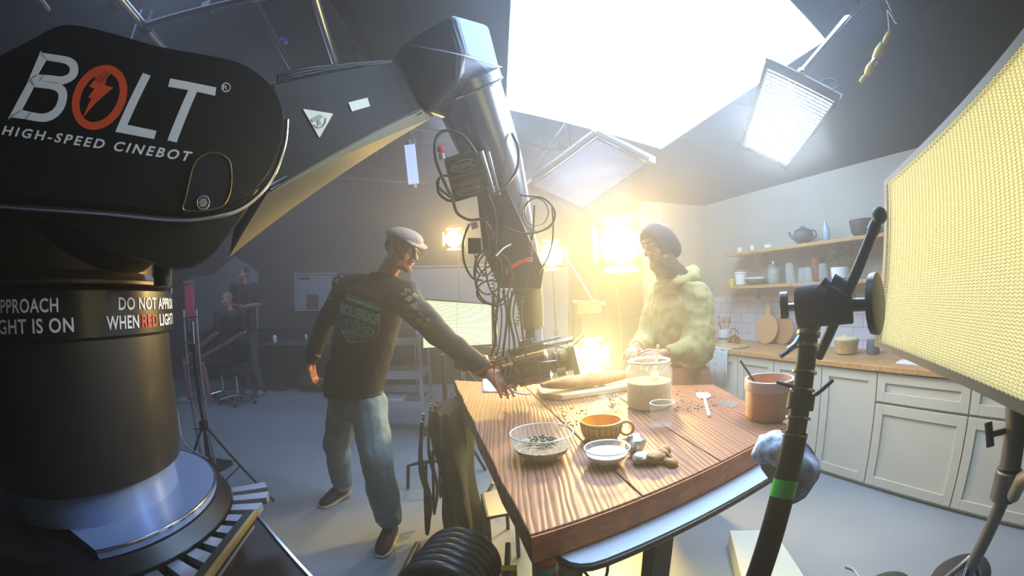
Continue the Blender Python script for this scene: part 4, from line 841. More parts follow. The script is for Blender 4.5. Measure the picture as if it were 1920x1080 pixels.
# ---------------------------------------------------------------- foreground grip stand (black pole)
gp = [at(1517, 612, 1.0), at(1512, 700, .99), at(1503, 780, .985), at(1492, 850, .98), at(1462, 960, .985), at(1420, 1085, 1.0)]
top = gp[0]; base = Vector((top.x-.03, top.y-.01, 0)); base = top+(gp[-1]-top)*((0-top.z)/(gp[-1].z-top.z))
gs = thing('grip_stand', 'black grip stand with green tape, clamp head and slanted arm before the table', 'grip stand', Vector((base.x, base.y, 0)))
dn = (base-top).normalized(); PT = lambda z: top+dn*((top.z-z)/-dn.z if dn.z else 0)
PT = lambda z: top.lerp(base, (top.z-z)/(top.z-base.z))
POLE = mat('pole_black', '0b0a09', .6, spec=.2)
MB().tube([PT(0.05), PT(1.07)], .027, 24).build('lower_tube', POLE, gs, smooth=40)
MB().tube([PT(1.06), PT(1.30)], .0225, 24).build('upper_tube', POLE, gs, smooth=40)
b = MB()
for z in (1.30, 1.285, 1.27, 1.245): b.tube([PT(z), PT(z-.008)], .028, 24)
for z in (1.19, 1.155, 1.14, 1.125, 1.10, 1.065): b.tube([PT(z), PT(z-.004)], .0285, 24)
b.build('sleeve_ring', mat('satin_nickel', '9a9484', .3, .8), gs, smooth=40)
b = MB(); b.tube([PT(1.145), PT(1.115)], .031, 24); b.build('locking_collar', POLE, gs, smooth=40)
gt = PT(Z(1470, 918, 1).z if False else 1.0)
zz = min((abs((PT(z)-CAMP).normalized() @ ray(1472, 918)-1), z) for z in [i*.01 for i in range(60, 120)])[1]
MB().tube([PT(zz+.017), PT(zz-.017)], .0278, 24).build('green_tape', mat('green_tape', '35c832', .5), gs, smooth=40)
def lever(a, b_, c, m, nm='lever'): MB().tube(spl(pxl([a, b_, c])), [.008]*0 or .0075, 8, flat=.6).build(nm, m, gs, smooth=60)
lever((1500, 640, 1.0), (1482, 655, .97), (1463, 668, .96), DARK); lever((1497, 728, .98), (1475, 722, .96), (1457, 716, .96), DARK)
lever((1530, 740, .98), (1545, 728, .97), (1562, 712, .97), mat('violet_anodised', '4c4a7c', .3, .6)); lever((1500, 630, .98), (1490, 645, .96), (1478, 655, .96), STEEL)
for k in range(3):
    a = .6+k*2.094; c, s = math.cos(a), math.sin(a); g0 = Vector((base.x, base.y, 0))
    MB().tube([g0+Vector((c*.03, s*.03, .12)), g0+Vector((c*.22, s*.22, .10)), g0+Vector((c*.34, s*.34, .014))], .012, 10).build('leg', POLE, gs, smooth=60)
# grip head on top
gh = ga = gs
MB().tube([PT(1.30), PT(1.325)], .024, 24).build('socket', POLE, gh, smooth=40)
hx, hy, hz = frame(at(1600, 560, .98)-at(1500, 575, 1.0), (0, 0, 1)); hc = at(1546, 572, 1.0)
MB().cyl(at(1494, 575, 1.0), at(1598, 565, .99), .047, seg=28).build('disc_block', mat('head_black', '100d0c', .7, spec=.2), gh, smooth=40, bevel=.004)
MB().prism(pxl([(1494, 560, .97), (1512, 600, .97), (1545, 612, .97), (1548, 560, .97)]), ray(1520, 580)*.06).build('head_body', mat('head_black', '1f1b1a'), gh, bevel=.006)
for a, b_ in (((1540, 530), (1553, 542)), ((1560, 526), (1585, 541))): MB().cyl(at(*a, .955), at(*b_, .955), .016).build('blue_washer', mat('blue_steel', '6c86b8', .25, .8), gh, smooth=40)
MB().cyl(at(1470, 578, 1.0), at(1500, 576, 1.0), .010).build('screw', CHR, gh, smooth=40)
MB().cyl(at(1462, 573, 1.0), at(1478, 572, 1.0), .030, seg=20).build('knob', mat('knob_black', '262220', .5), gh, smooth=40, bevel=.003)
MB().cyl(at(1596, 572, .98), at(1630, 570, .97), .014).build('screw', DARK, gh, smooth=40)
b = MB(); kc, kd = at(1632, 570, .97), (at(1650, 569, .965)-at(1632, 570, .97)); x, y, z = frame(kd)
b.tube([kc, kc+kd*.15, kc+kd*.85, kc+kd], [.052, .062, .064, .058], 16); b.build('knob', mat('knob_black', '262220'), gh, smooth=40)
MB().tube([at(1648, 405, .93), at(1590, 545, .96), at(1535, 668, 1.06)], .0125, 16).build('extension_arm', mat('arm_graphite', '3a3430', .3, .6), ga, smooth=50)
MB().ell(at(1649, 404, .925), .0175).build('end_cap', RUB, ga, smooth=60); MB().cyl(at(1637, 434, .93), at(1643, 420, .93), .0145).build('ferrule', BLK, ga, smooth=40)
# ---------------------------------------------------------------- silver stand of the big panel
sv = thing('silver_light_stand', 'thick silver stand under the big yellow panel', 'light stand', Vector((at(1795, 1085, 1.25).x, at(1795, 1085, 1.25).y, 0)))
MB().tube(pxl([(1902, 735, 1.32), (1905, 800, 1.32), (1893, 880, 1.33)]), [.03, .033, .034], 20).build('upper_post', mat('bronze_steel', '94877a', .4, .5), sv, smooth=50)
MB().tube(pxl([(1893, 880, 1.33), (1880, 935, 1.36)]), .042, 20).build('collar', mat('bronze_steel', '6b5f52'), sv, smooth=40, bevel=.004)
e0 = at(1885, 925, 1.36); e1_ = at(1822, 1060, 1.50)
MB().tube([e0, e1_, e1_+(e1_-e0)*.35], .022, 16).build('lower_post', mat('bronze_steel', '6b5f52'), sv, smooth=50)
MB().cyl(at(1858, 815, 1.28), at(1885, 808, 1.3), .008).build('tee_screw', DARK, sv); MB().cyl(at(1853, 792, 1.28), at(1857, 838, 1.28), .012).build('tee_handle', DARK, sv, smooth=40)
MB().tube(pxl([(1900, 930, 1.3), (1915, 900, 1.25), (1950, 880, 1.2)]), .02, 10).build('side_arm', mat('bronze_steel', '6b5f52'), sv, smooth=50)
fb_ = e1_+(e1_-e0)*.35
for a in (2.4, 3.6, 5.0): MB().tube([fb_+Vector((0, 0, .1)), fb_+Vector((math.cos(a)*.25, math.sin(a)*.25, .05-fb_.z*.5)), Vector((fb_.x+math.cos(a)*.42, fb_.y+math.sin(a)*.42, .015))], .014, 10).build('leg', CHR, sv, smooth=60)
# ---------------------------------------------------------------- floor clutter at the right
ab0 = [Z(1368, 994, .10), Z(1450, 992, .10), Z(1515, 1090, .10), Z(1400, 1120, .10)]
tag(MB().prism([Vector((p.x, p.y, .0)) for p in ab0], (0, 0, .10)).build('apple_box', mat('cream_plywood', 'd9d6c6', .6), bevel=.006), 'cream wooden box on the floor behind the black pole', 'apple box')
def blob(c, r, R, m, name, label, cat, seed, amp=.12, fr=9, sub=28):
    b = MB(); b.ell(c, r, R, sub)
    for v in b.v: d = (v-Vector(c)).normalized(); v += d*(noise.noise(v*fr+Vector((seed, 0, 0)))*amp*min(r)); v.z = max(v.z, .004)
    return tag(b.build(name, m, smooth=60), label, cat)
GC = mat('grey_check_cloth', 'a4adc0', .85, noise_=22, col2='6a7082')
ac = at(1490, 850, 1.22)
apr = thing('hanging_cloth', 'grey checked cloth bundled at the table corner behind the black pole', 'cloth', ac)
b = MB(); rg = []
for (px, py, w) in ((1458, 818, .05), (1468, 845, .07), (1490, 865, .08), (1495, 900, .065), (1482, 930, .05), (1462, 950, .025)):
    c = at(px, py, 1.30); rg.append([c+Vector((math.cos(t)*w*1.25*(1+.18*math.sin(5*t+py)), math.sin(t)*w*.6*(1+.2*math.sin(4*t)), .3*w*math.sin(t*3))) for t in [2*math.pi*j/28 for j in range(28)]])
b.loft(rg); b.build('bundle', GC, apr, smooth=70, sub=1, disp=.015, dscale=.04)
c = at(1448, 842, 1.24); MB().ell(c, (.055, .05, .045), seg=24).build('tied_knot', mat('white_check', 'dfe6f4', .85, noise_=45, col2='8890a8'), apr, smooth=70, disp=.03, dscale=.03)
blob(Z(1800, 1085, .08), (.22, .14, .07), None, mat('dark_canvas', '202624', .8), 'sandbag', 'dark sandbag on the floor at the foot of the silver stand', 'sandbag', 2)
blob(Z(1660, 1105, .05), (.16, .1, .05), None, mat('green_canvas', '27382e', .8), 'sandbag', 'green-black sandbag at the bottom edge left of the silver stand', 'sandbag', 5)
tag(MB().tube(spl([Z(1585, 1062, .008), Z(1600, 1068, .008), Z(1612, 1082, .008), Z(1640, 1095, .008)]), .006, 6).build('floor_cable', mat('clear_cable', 'b4bcc4', .3), smooth=60), 'short clear cable curling on the floor near the sandbags', 'cable')
# hanging yellow tagged cable
yt = thing('hanging_cable', 'wire with yellow connectors hanging from above left of the small downlight', 'cable', at(1645, 110, 1.9))
MB().tube(spl([Vector((at(1655, -15, 1.95).x, at(1655, -15, 1.95).y+.05, CEIL))]+pxl([(1655, -15, 1.95), (1664, 20, 1.9), (1668, 60, 1.9)])), .004, 6).build('wire', mat('grey_wire', '8a8f98', .5), yt, smooth=60)
YC = mat('yellow_connector', 'd0a428', .45)
for a, b_, r in (((1668, 60), (1657, 82), .012), ((1656, 82), (1640, 112), .020), ((1637, 118), (1625, 140), .019), ((1625, 140), (1613, 154), .011)):
    MB().tube(pxl([(*a, 1.9), ((a[0]+b_[0])/2, (a[1]+b_[1])/2, 1.9), (*b_, 1.9)]), [r*.7, r, r*.75], 10).build('connector', YC, yt, smooth=40, bevel=.002)
MB().cyl(at(1643, 112, 1.89), at(1637, 119, 1.89), .014).build('joint', CHR, yt, smooth=40)
# ---------------------------------------------------------------- pipe grid under the ceiling
pipes = thing('lighting_grid', 'overhead grid of grey scaffold pipes under the dark ceiling', 'pipe grid', (0, 3, CEIL-.6))
PIPE = mat('galvanised_pipe', 'b0b4ba', .3, .85)
PIPD = mat('dull_pipe', '54575e', .4, .6)
def pipe(a, b_, r=.024, m=PIPE, z=None):
    if z: A, B = Z(*a, z), Z(*b_, z)
    else: A, B = at(*a), at(*b_)
    MB().cyl(A, B, r, seg=12).build('pipe', m, pipes, smooth=40)
GZ = 3.3
pipe((212, -20), (308, 92), z=GZ, r=.03); pipe((270, 48), (500, -8), z=GZ-.03, r=.022, m=PIPD)
pipe((588, -15), (640, 150), z=GZ, r=.03); pipe((480, 0), (560, 150), z=GZ+.2, r=.028, m=PIPD); pipe((500, 160), (700, 118), z=GZ, m=PIPD, r=.02)
pipe((685, 285), (728, 388), z=GZ, r=.026, m=PIPD); pipe((560, 330), (840, 350), z=GZ, m=PIPD); pipe((560, 372), (860, 388), z=GZ, m=PIPD)
pipe((760, 240), (870, 252), z=GZ); pipe((945, 262), (1080, 287), z=GZ, r=.026); pipe((1062, 232), (1000, 318), z=GZ+.05, r=.022); pipe((700, 425), (800, 428), z=GZ+.2, m=PIPD)
pipe((1640, -15), (1570, 45), z=GZ, m=PIPD, r=.035); pipe((60, -20), (90, 20), z=GZ, m=PIPD)
for px_, py_ in ((275, 50), (215, 5), (390, 15), (545, 148), (700, 285), (1013, 277), (1048, 275), (660, 112)):
    c = Z(px_, py_, GZ); b = MB(); b.box(c, (.09, .07, .09)); b.cyl(c+Vector((0, 0, .03)), c+Vector((0, 0, .14)), .012); b.build('pipe_clamp', PIPD, pipes, bevel=.01)
for x, y in ((-3, 2), (-3, 5), (0, 5.2), (3.2, 2), (3.3, 5)):
    MB().cyl((x, y, GZ), (x, y, CEIL), .012).build('drop_rod', PIPD, pipes)
MB().ell(Z(533, 76, GZ-.1), .035).build('blue_tag', mat('blue_plastic', '3c46b0', .4), pipes)
tub = thing('fluorescent_tube', 'bluish vertical tube lamp hanging from the pipe grid', 'tube lamp', at(773, 305, 4.4))
MB().cyl(at(768, 270, 4.4), at(776, 345, 4.3), .055, seg=16).build('tube', mat('tube_glow', 'aec4ea', emit=.8, ecol='9db8e8'), tub, smooth=40)
MB().cyl(at(767, 262, 4.4), at(768, 271, 4.4), .06).build('end_cap', STEEL, tub); MB().cyl(at(776, 345, 4.3), at(777, 353, 4.3), .06).build('end_cap', STEEL, tub); MB().cyl(at(767, 263, 4.4), Vector((at(767, 263, 4.4).x, at(767, 263, 4.4).y, CEIL)), .006).build('wire', DARK, tub)
dk = mat('duct_dark', '33353c', .6)
dg = thing('ceiling_duct', 'dark boxy duct under the ceiling at the upper left', 'duct', (-1.6, 1.8, CEIL-.2))
MB().box((-1.6, 3.2, CEIL-.16), (.5, 6.5, .3)).build('duct_body', dk, dg, bevel=.02)
for y in (1, 2.4, 3.8): MB().box((-1.6, y, CEIL-.16), (.54, .04, .34)).build('flange', DARK, dg)
dg2 = thing('ceiling_duct', 'dark boxy duct under the ceiling above the softbox', 'duct', (1.2, 4.4, CEIL-.2))
MB().box((0.4, 5.0, CEIL-.16), (6.0, .4, .26)).build('duct_body', dk, dg2, bevel=.02)
# ---------------------------------------------------------------- back of the studio
WB = mat('white_board', '98a4b0', .5)
def bp_(px, py, y=6.93): return Y(px, py, y)
tag(MB().prism([bp_(352, 520), bp_(400, 515), bp_(440, 480), bp_(484, 510), bp_(484, 622), bp_(352, 622)], (0, .02, 0)).build('pale_screen', WB), 'pale angled screen on the back wall behind the two people', 'screen')
wb = thing('wall_picture', 'framed pale poster on the dark back wall left of the man', 'picture', bp_(588, 547))
MB().prism([bp_(555, 515), bp_(628, 515), bp_(628, 580), bp_(555, 580)], (0, .02, 0)).build('sheet', mat('pale_poster', '8e98a6', .6), wb)
b = MB(); b.tube([bp_(553, 513, 6.91), bp_(630, 513, 6.91), bp_(630, 582, 6.91), bp_(553, 582, 6.91)], .012, 4, closed=True); b.build('frame', mat('pale_frame', 'b8c0ca', .5), wb)
MB().prism([bp_(575, 552, 6.915), bp_(597, 552, 6.915), bp_(597, 580, 6.915), bp_(575, 580, 6.915)], (0, .008, 0)).build('dark_figure', mat('poster_brown', '4c4246', .6), wb); MB().prism([bp_(561, 520, 6.915), bp_(580, 520, 6.915), bp_(580, 524, 6.915), bp_(561, 524, 6.915)], (0, .008, 0)).build('printed_line', DARK, wb)
DRP = mat('black_drape', '1c1c1f', .9, noise_=3)
b = MB(); n_ = 90; pts = [Vector((-6.0+9.2*i/n_, 6.80+.03*math.sin(i*1.9), 0)) for i in range(n_+1)]
b.add([p+Vector((0, 0, .02)) for p in pts]+[p+Vector((0, 0, .98)) for p in pts], [(i, i+1, n_+2+i, n_+1+i) for i in range(n_)])
tag(b.build('black_drape', DRP, solid=.01, smooth=60), 'low black drape along the foot of the back wall', 'drape')
wk = thing('work_table', 'dark folding table with small items at the back wall', 'table', Vector((-3.0, 6.2, 0)))
MB().box((-3.15, 6.25, .78), (2.1, .55, .03)).build('table_top', mat('dull_grey_top', '4e5353', .5), wk)
for x in (-4.1, -2.2):
    for y in (6.03, 6.47): MB().cyl((x, y, 0), (x, y, .77), .015).build('leg', DARK, wk)
for k, (x, r, h, m, lb, nm) in enumerate(((-3.9, .04, .12, CERW, 'white paper cup on the dark back table', 'paper_cup'), (-3.3, .05, .12, STEEL, 'small grey canister on the dark back table', 'canister'), (-3.15, .035, .2, CERW, 'white bottle on the dark back table', 'bottle'))):
    q = Vector((x, 6.2, .796)); tag(MB().lathe(q, [(r*.7, 0), (r, h*.7), (r*.6, h)]).build(nm, m, smooth=40), lb, nm.replace('_', ' '))
tag(MB().box((-3.5, 6.2, .81), (.3, .2, .025)).build('keyboard', STEEL), 'flat pale keyboard lying on the dark back table', 'keyboard')
mon = thing('computer_monitor', 'dark monitor on the back table behind the seated group', 'monitor', (-2.7, 6.35, .795)); MB().box((-2.7, 6.4, 1.08), (.55, .04, .34)).build('screen', BLKG, mon, bevel=.005); MB().box((-2.7, 6.4, .85), (.05, .03, .12)).build('stand_neck', BLK, mon); MB().box((-2.7, 6.38, .802), (.22, .16, .012)).build('stand_base', BLK, mon)
blob(Vector((-3.3, 6.25, .16)), (.26, .16, .16), None, mat('brown_bag', '4c4238', .9), 'duffel_bag', 'brown bag on the floor under the dark back table', 'bag', 9)
tag(MB().box((-4.0, 6.3, .26), (.45, .3, .5)).build('storage_case', mat('case_black', '201f22', .6), bevel=.02), 'black storage case standing under the dark back table', 'case')
# ---------------------------------------------------------------- utility cart behind the man
ct = thing('utility_cart', 'grey metal utility cart with trays behind the man', 'cart', Vector((-1.15, 4.45, 0)))
CG = mat('cart_grey', '9aa4b2', .4, .3)
cx0, cx1, cy0, cy1 = -1.62, -.95, 4.15, 4.6
for z in (.30, .60, .95):
    b = MB(); b.box(((cx0+cx1)/2, (cy0+cy1)/2, z), (cx1-cx0, cy1-cy0, .015))
    for y in (cy0, cy1): b.box(((cx0+cx1)/2, y, z+.03), (cx1-cx0, .012, .07))
    for x in (cx0, cx1): b.box((x, (cy0+cy1)/2, z+.03), (.012, cy1-cy0, .07))
    b.build('tray', CG, ct)
for x in (cx0, cx1):
    for y in (cy0, cy1):
        MB().box((x, y, .54), (.03, .03, .90)).build('post', CG, ct)
        MB().cyl((x-.015, y, .05), (x+.015, y, .05), .05).build('caster', RUB, ct, smooth=40)
for (x, y, z, s, m, lb, nm, ca) in ((-1.35, 4.3, .345, (.34, .22, .07), mat('clear_tub', 'b8c6da', .3), 'shallow pale tub on the lowest shelf of the grey cart', 'plastic_tub', 'tub'), (-1.3, 4.35, .615, (.42, .28, .012), WHT, 'white paper lying on the middle shelf of the grey cart', 'paper_sheet', 'paper'), (-1.12, 4.35, 1.03, (.16, .2, .14), mat('case_dark', '3a3530', .6), 'dark boxy case on top of the grey cart', 'equipment_case', 'case')):
    tag(MB().box((x, y, z+.001), s).build(nm, m, bevel=.008), lb, ca)
t = thing('water_bottle', 'clear bluish water bottle on top of the grey cart', 'bottle', (-1.36, 4.25, .96)); MB().lathe((-1.36, 4.25, .96), [(.045, 0), (.05, .02), (.05, .2), (.02, .27), (.02, .3)]).build('bottle_body', mat('bluish_plastic', '8fa9cf', .2, trans=.5), t, smooth=40); MB().cyl((-1.36, 4.25, 1.26), (-1.36, 4.25, 1.285), .023).build('cap', WHT, t)
# ---------------------------------------------------------------- things hanging at and under the left table edge
GRP = mat('black_fabric', '110e0c', .9, noise_=14, col2='181410')
eL0, eL1 = tA.lerp(tL, .18), tA.lerp(tL, .97)
b = MB(); rg = []
for j in range(15):
    z = .80-.055*j; w = 1+.12*math.sin(j*.7); c = Vector((-.365+.004*j, 2.25-.012*j, z)); rg.append([c+Vector((math.cos(t)*.085*w*(1+.22*math.sin(7*t+j*.25)), math.sin(t)*.20*w*(1+.16*math.sin(9*t-j*.2)), 0)) for t in [2*math.pi*i/64 for i in range(64)]])
b.loft(rg)
tag(b.build('black_cloth_bundle', GRP, smooth=70), 'bulky black cloth bundle hanging along the left edge of the slab', 'cloth bundle')
for k in range(7):
    u = .5+.07*k; p = Vector((-.475-.012*(k % 3), 2.02+.075*k, TZ-.10)); tag(MB().tube(spl([p, p+Vector((-.03, -.02, -.25)), p+Vector((.0, -.03, -.45-.03*(k % 3))), p+Vector((-.02, -.09, -.60)), p+Vector((.0, -.05, -.25))]), .006 if k % 2 else .009, 6).build('hanging_cable', [CABB, CAB, STEEL][k % 3], smooth=60), 'looped cable hanging before the black cloth bundle under the slab edge', 'cable', 'cables hanging before the black cloth')
cs = thing('grip_stand', 'low black stand with a bent tubular leg left of the black cloth bundle', 'grip stand', (-.62, 3.0, 0))
MB().tube([Vector((-.50, 2.9, .22)), Vector((-.72, 2.85, .22)), Vector((-.80, 2.83, .20)), Z(765, 915, .012)], .013, 10).build('leg', BLK, cs, smooth=60)
MB().tube([Vector((-.50, 2.9, .22)), Vector((-.35, 3.1, .22)), Vector((-.28, 3.2, .012))], .013, 10).build('leg', BLK, cs, smooth=60)
MB().cyl(Vector((-.50, 2.9, .1)), Vector((-.50, 2.9, 1.0)), .016).build('post', BLK, cs, smooth=40)
ss = thing('step_stool', 'small black framed stool with a white top under the slab edge', 'stool', Z(940, 975, .0)); tp_ = [Z(905, 928, .28), Z(948, 916, .28), Z(968, 962, .28), Z(915, 972, .28)]
MB().prism(tp_, (0, 0, .01)).build('seat', mat('grey_white_top', 'a4a6b4', .6), ss); b = MB(); b.tube([p+Vector((0, 0, .0)) for p in tp_], .012, 6, closed=True); b.build('seat_frame', BLK, ss)
for p in tp_: MB().cyl(p, Vector((p.x, p.y, 0)), .011).build('leg', BLK, ss)
tag(MB().tube([Z(870, 985, .01), Z(905, 940, .02), Z(925, 905, .2)], .012, 6).build('yellow_strap', mat('yellow_green', '9a9a20', .6)), 'dirty yellow strap slanting to the floor beside the black cloth bundle', 'strap')
# tape rolls hanging at the front corner, cable loops below desk
tr_c = Z(1022, 1060, .70)
for k in range(6):
    m = [ORG, mat('mint_tape', '6fae8c', .5), mat('beige_tape', 'c9b89a', .6)][[0, 2, 1, 0, 1, 0][k]]
    p = tr_c+Vector((0, 0, .10-.028*k)); b = MB(); b.lathe(p, [(.018, 0), (.033, 0), (.033, .024), (.018, .024)], 24, cap=False)
    tag(b.build('tape_roll', m, smooth=30), 'roll of %s tape in the stack hanging below the front table corner, %s' % (['orange', 'beige', 'mint', 'orange', 'mint', 'orange'][k], ['topmost', 'second from top', 'third from top', 'fourth from top', 'fifth from top', 'lowest'][k]), 'tape roll', 'tape rolls under the table corner')
tag(MB().cyl(tr_c+Vector((0, 0, -.08)), tr_c+Vector((0, 0, TZ-TH-.70)), .005).build('hanging_string', DARK), 'dark cord holding the tape rolls under the slab corner', 'cord')
for k in range(2):
    c = [(1055, 1040), (1090, 1070)][k]; tag(MB().tube(spl([Z(1052+k*45, 1030+k*12, .74), Z(1042+k*45, 1055, .70), Z(1058+k*50, 1085, .66), Z(1085+k*50, 1082, .70), Z(1100+k*40, 1050, .755)]), .004, 6).build('desk_cable', CAB, smooth=60), ['thin black cable looping below the desk corner near the tapes', 'second thin cable drooping below the white desktop'][k], 'cable')
# ---------------------------------------------------------------- ribbed black hose drum in the foreground
hd_ = thing('hose_drum', 'black ribbed drum between two side plates at the bottom of the picture', 'drum', (-.27, 1.25, 0))
dc = Vector((-.222, 1.30, .45)); RB = mat('ribbed_rubber', '2a2c33', .35)
dx_ = Vector((-.16, -.98, .10)).normalized(); b = MB()
for k in range(7): c = dc+dx_*(k*.042); b.torus(c, .122, .022, axis=dx_, seg=40, seg2=10)
b.build('rubber_rib', RB, hd_, smooth=60); MB().cyl(dc-dx_*.02, dc+dx_*.27, .122, seg=40).build('drum_core', BLK, hd_, smooth=40)
for sx in (-1, 1):
    q = dc+Vector((sx*.155, 0, 0)); MB().prism([q+Vector((0, .06, .05)), q+Vector((0, -.36, .10)), q+Vector((0, -.36, -.45)), q+Vector((0, .06, -.45))], (sx*.02, 0, 0)).build('side_plate', BLK, hd_, bevel=.006)
MB().box(dc+Vector((0, -.13, -.31)), (.30, .44, .27)).build('base_block', BLK, hd_)
tag(MB().box(Z(955, 1078, .5), (.05, .03, .06)).build('yellow_tag', mat('yellow_tag', 'e0c81c', .5)), 'small yellow tag at the right plate of the ribbed drum', 'tag')
# ---------------------------------------------------------------- people
def nrm(v): return Vector(v).normalized()
def hand(b, w, d, n, th, curl=.5, s=1.0, spread=1.0, thumb=.5):
    """w wrist, d along the hand, n palm normal (fingers curl to it), th towards the thumb"""
    d = nrm(d); n = nrm(Vector(n)-d*(Vector(n) @ d)); sd = d.cross(n); sd = sd if sd @ Vector(th) > 0 else -sd
    lens = (.072, .080, .074, .058)
    b.chain([w-d*.02, w+d*.012*s], [.026*s, .026*s])
    for i in range(4):
        off = (.030-.0205*i)*s; k = w+d*(.088-.006*abs(i-1.2))*s+sd*off*1.12*spread; b.chain([w+sd*off*.55+d*.01, w.lerp(k, .55)+sd*0, k], [.016*s, .0155*s, .0115*s], 10)
        dd = (d+sd*(.10-.07*i)*spread).normalized(); p = k; a = curl*(.7+.12*i); L = lens[i]*s; pts = [k]; seg = (.46, .30, .24)
        for j in range(3):
            v = dd*math.cos(a*(j+1)*.75)+n*math.sin(a*(j+1)*.75); p = p+v*L*seg[j]; pts.append(p)
        b.chain(pts, [.0098*s, .0092*s, .0084*s, .0072*s], 10)
    t0 = w+sd*.026*s+d*.018*s; v = (d*.62+sd*.72+n*thumb*.5).normalized(); t1 = t0+v*.042*s; v2 = (d*.85+sd*.25+n*thumb*.7).normalized(); t2 = t1+v2*.032*s; t3 = t2+(v2+n*.2*thumb).normalized()*.024*s
    b.chain([w+sd*.008*s, t0, t1, t2, t3], [.018*s, .016*s, .0125*s, .0105*s, .0085*s], 10)
def headgeo(b, c, f, u, s=1.0, nose=1.0, hollow=True):
    f = nrm(f); u = nrm(Vector(u)-f*(Vector(u) @ f)); r = f.cross(u); R = rotm(r, f, u); P = lambda x, y, z: Vector(c)+R @ Vector((x*s, y*s, z*s)); E = lambda p, rr: b.ell(P(*p), tuple(q*s for q in rr), R, 16)
    E((0, -.012, .035), (.074, .094, .082)); E((0, .020, -.005), (.068, .072, .078)); E((0, .032, -.055), (.053, .056, .052)); E((0, .066, -.088), (.024, .022, .019))
    E((.034, .060, -.020), (.026, .026, .026)); E((-.034, .060, -.020), (.026, .026, .026)); E((0, .078, .040), (.046, .016, .012))
    b.chain([P(0, .086, .030), P(0, .100*1+.004*nose, -.002), P(0, .108+.006*nose, -.020)], [.008*s, .010*s, .0125*s], 10)
    E((.011, .098, -.024), (.009, .010, .007)); E((-.011, .098, -.024), (.009, .010, .007))
    E((0, .083, -.050), (.022, .012, .0065)); E((0, .082, -.061), (.018, .011, .0065)); E((.046, .020, -.060), (.018, .036, .03)); E((-.046, .020, -.060), (.018, .036, .03))
    for sx in (-1, 1): E((sx*.074, -.012, -.004), (.008, .018, .030)); E((sx*.080, -.020, .008), (.006, .014, .016))
    return P, R, r, f, u
def eyes(par, P, R, s, iris='3a2a1c', lidm=None):
    for sx in (-1, 1):
        e = MB().ell(P(sx*.031, .0755, .014), .0125*s, seg=14).build('eye', mat('eye_white', 'e9e4dc', .25), par, smooth=60)
        MB().ell(P(sx*.031+.002, .0865, .0115), (.0055*s, .0022*s, .0055*s), R, 12).build('iris', mat('iris_'+iris, iris, .2), e, smooth=60)
def torso(b, rings, n=24, p=2.4):
    rg = []
    for c, rt, fw, a, d in rings:
        rt, fw = nrm(rt), nrm(fw); rg.append([Vector(c)+rt*a*math.copysign(abs(math.cos(t))**(2/p), math.cos(t))+fw*d*math.copysign(abs(math.sin(t))**(2/p), math.sin(t)) for t in [2*math.pi*j/n for j in range(n)]])
    b.loft(rg)
UPV = Vector((0, 0, 1))
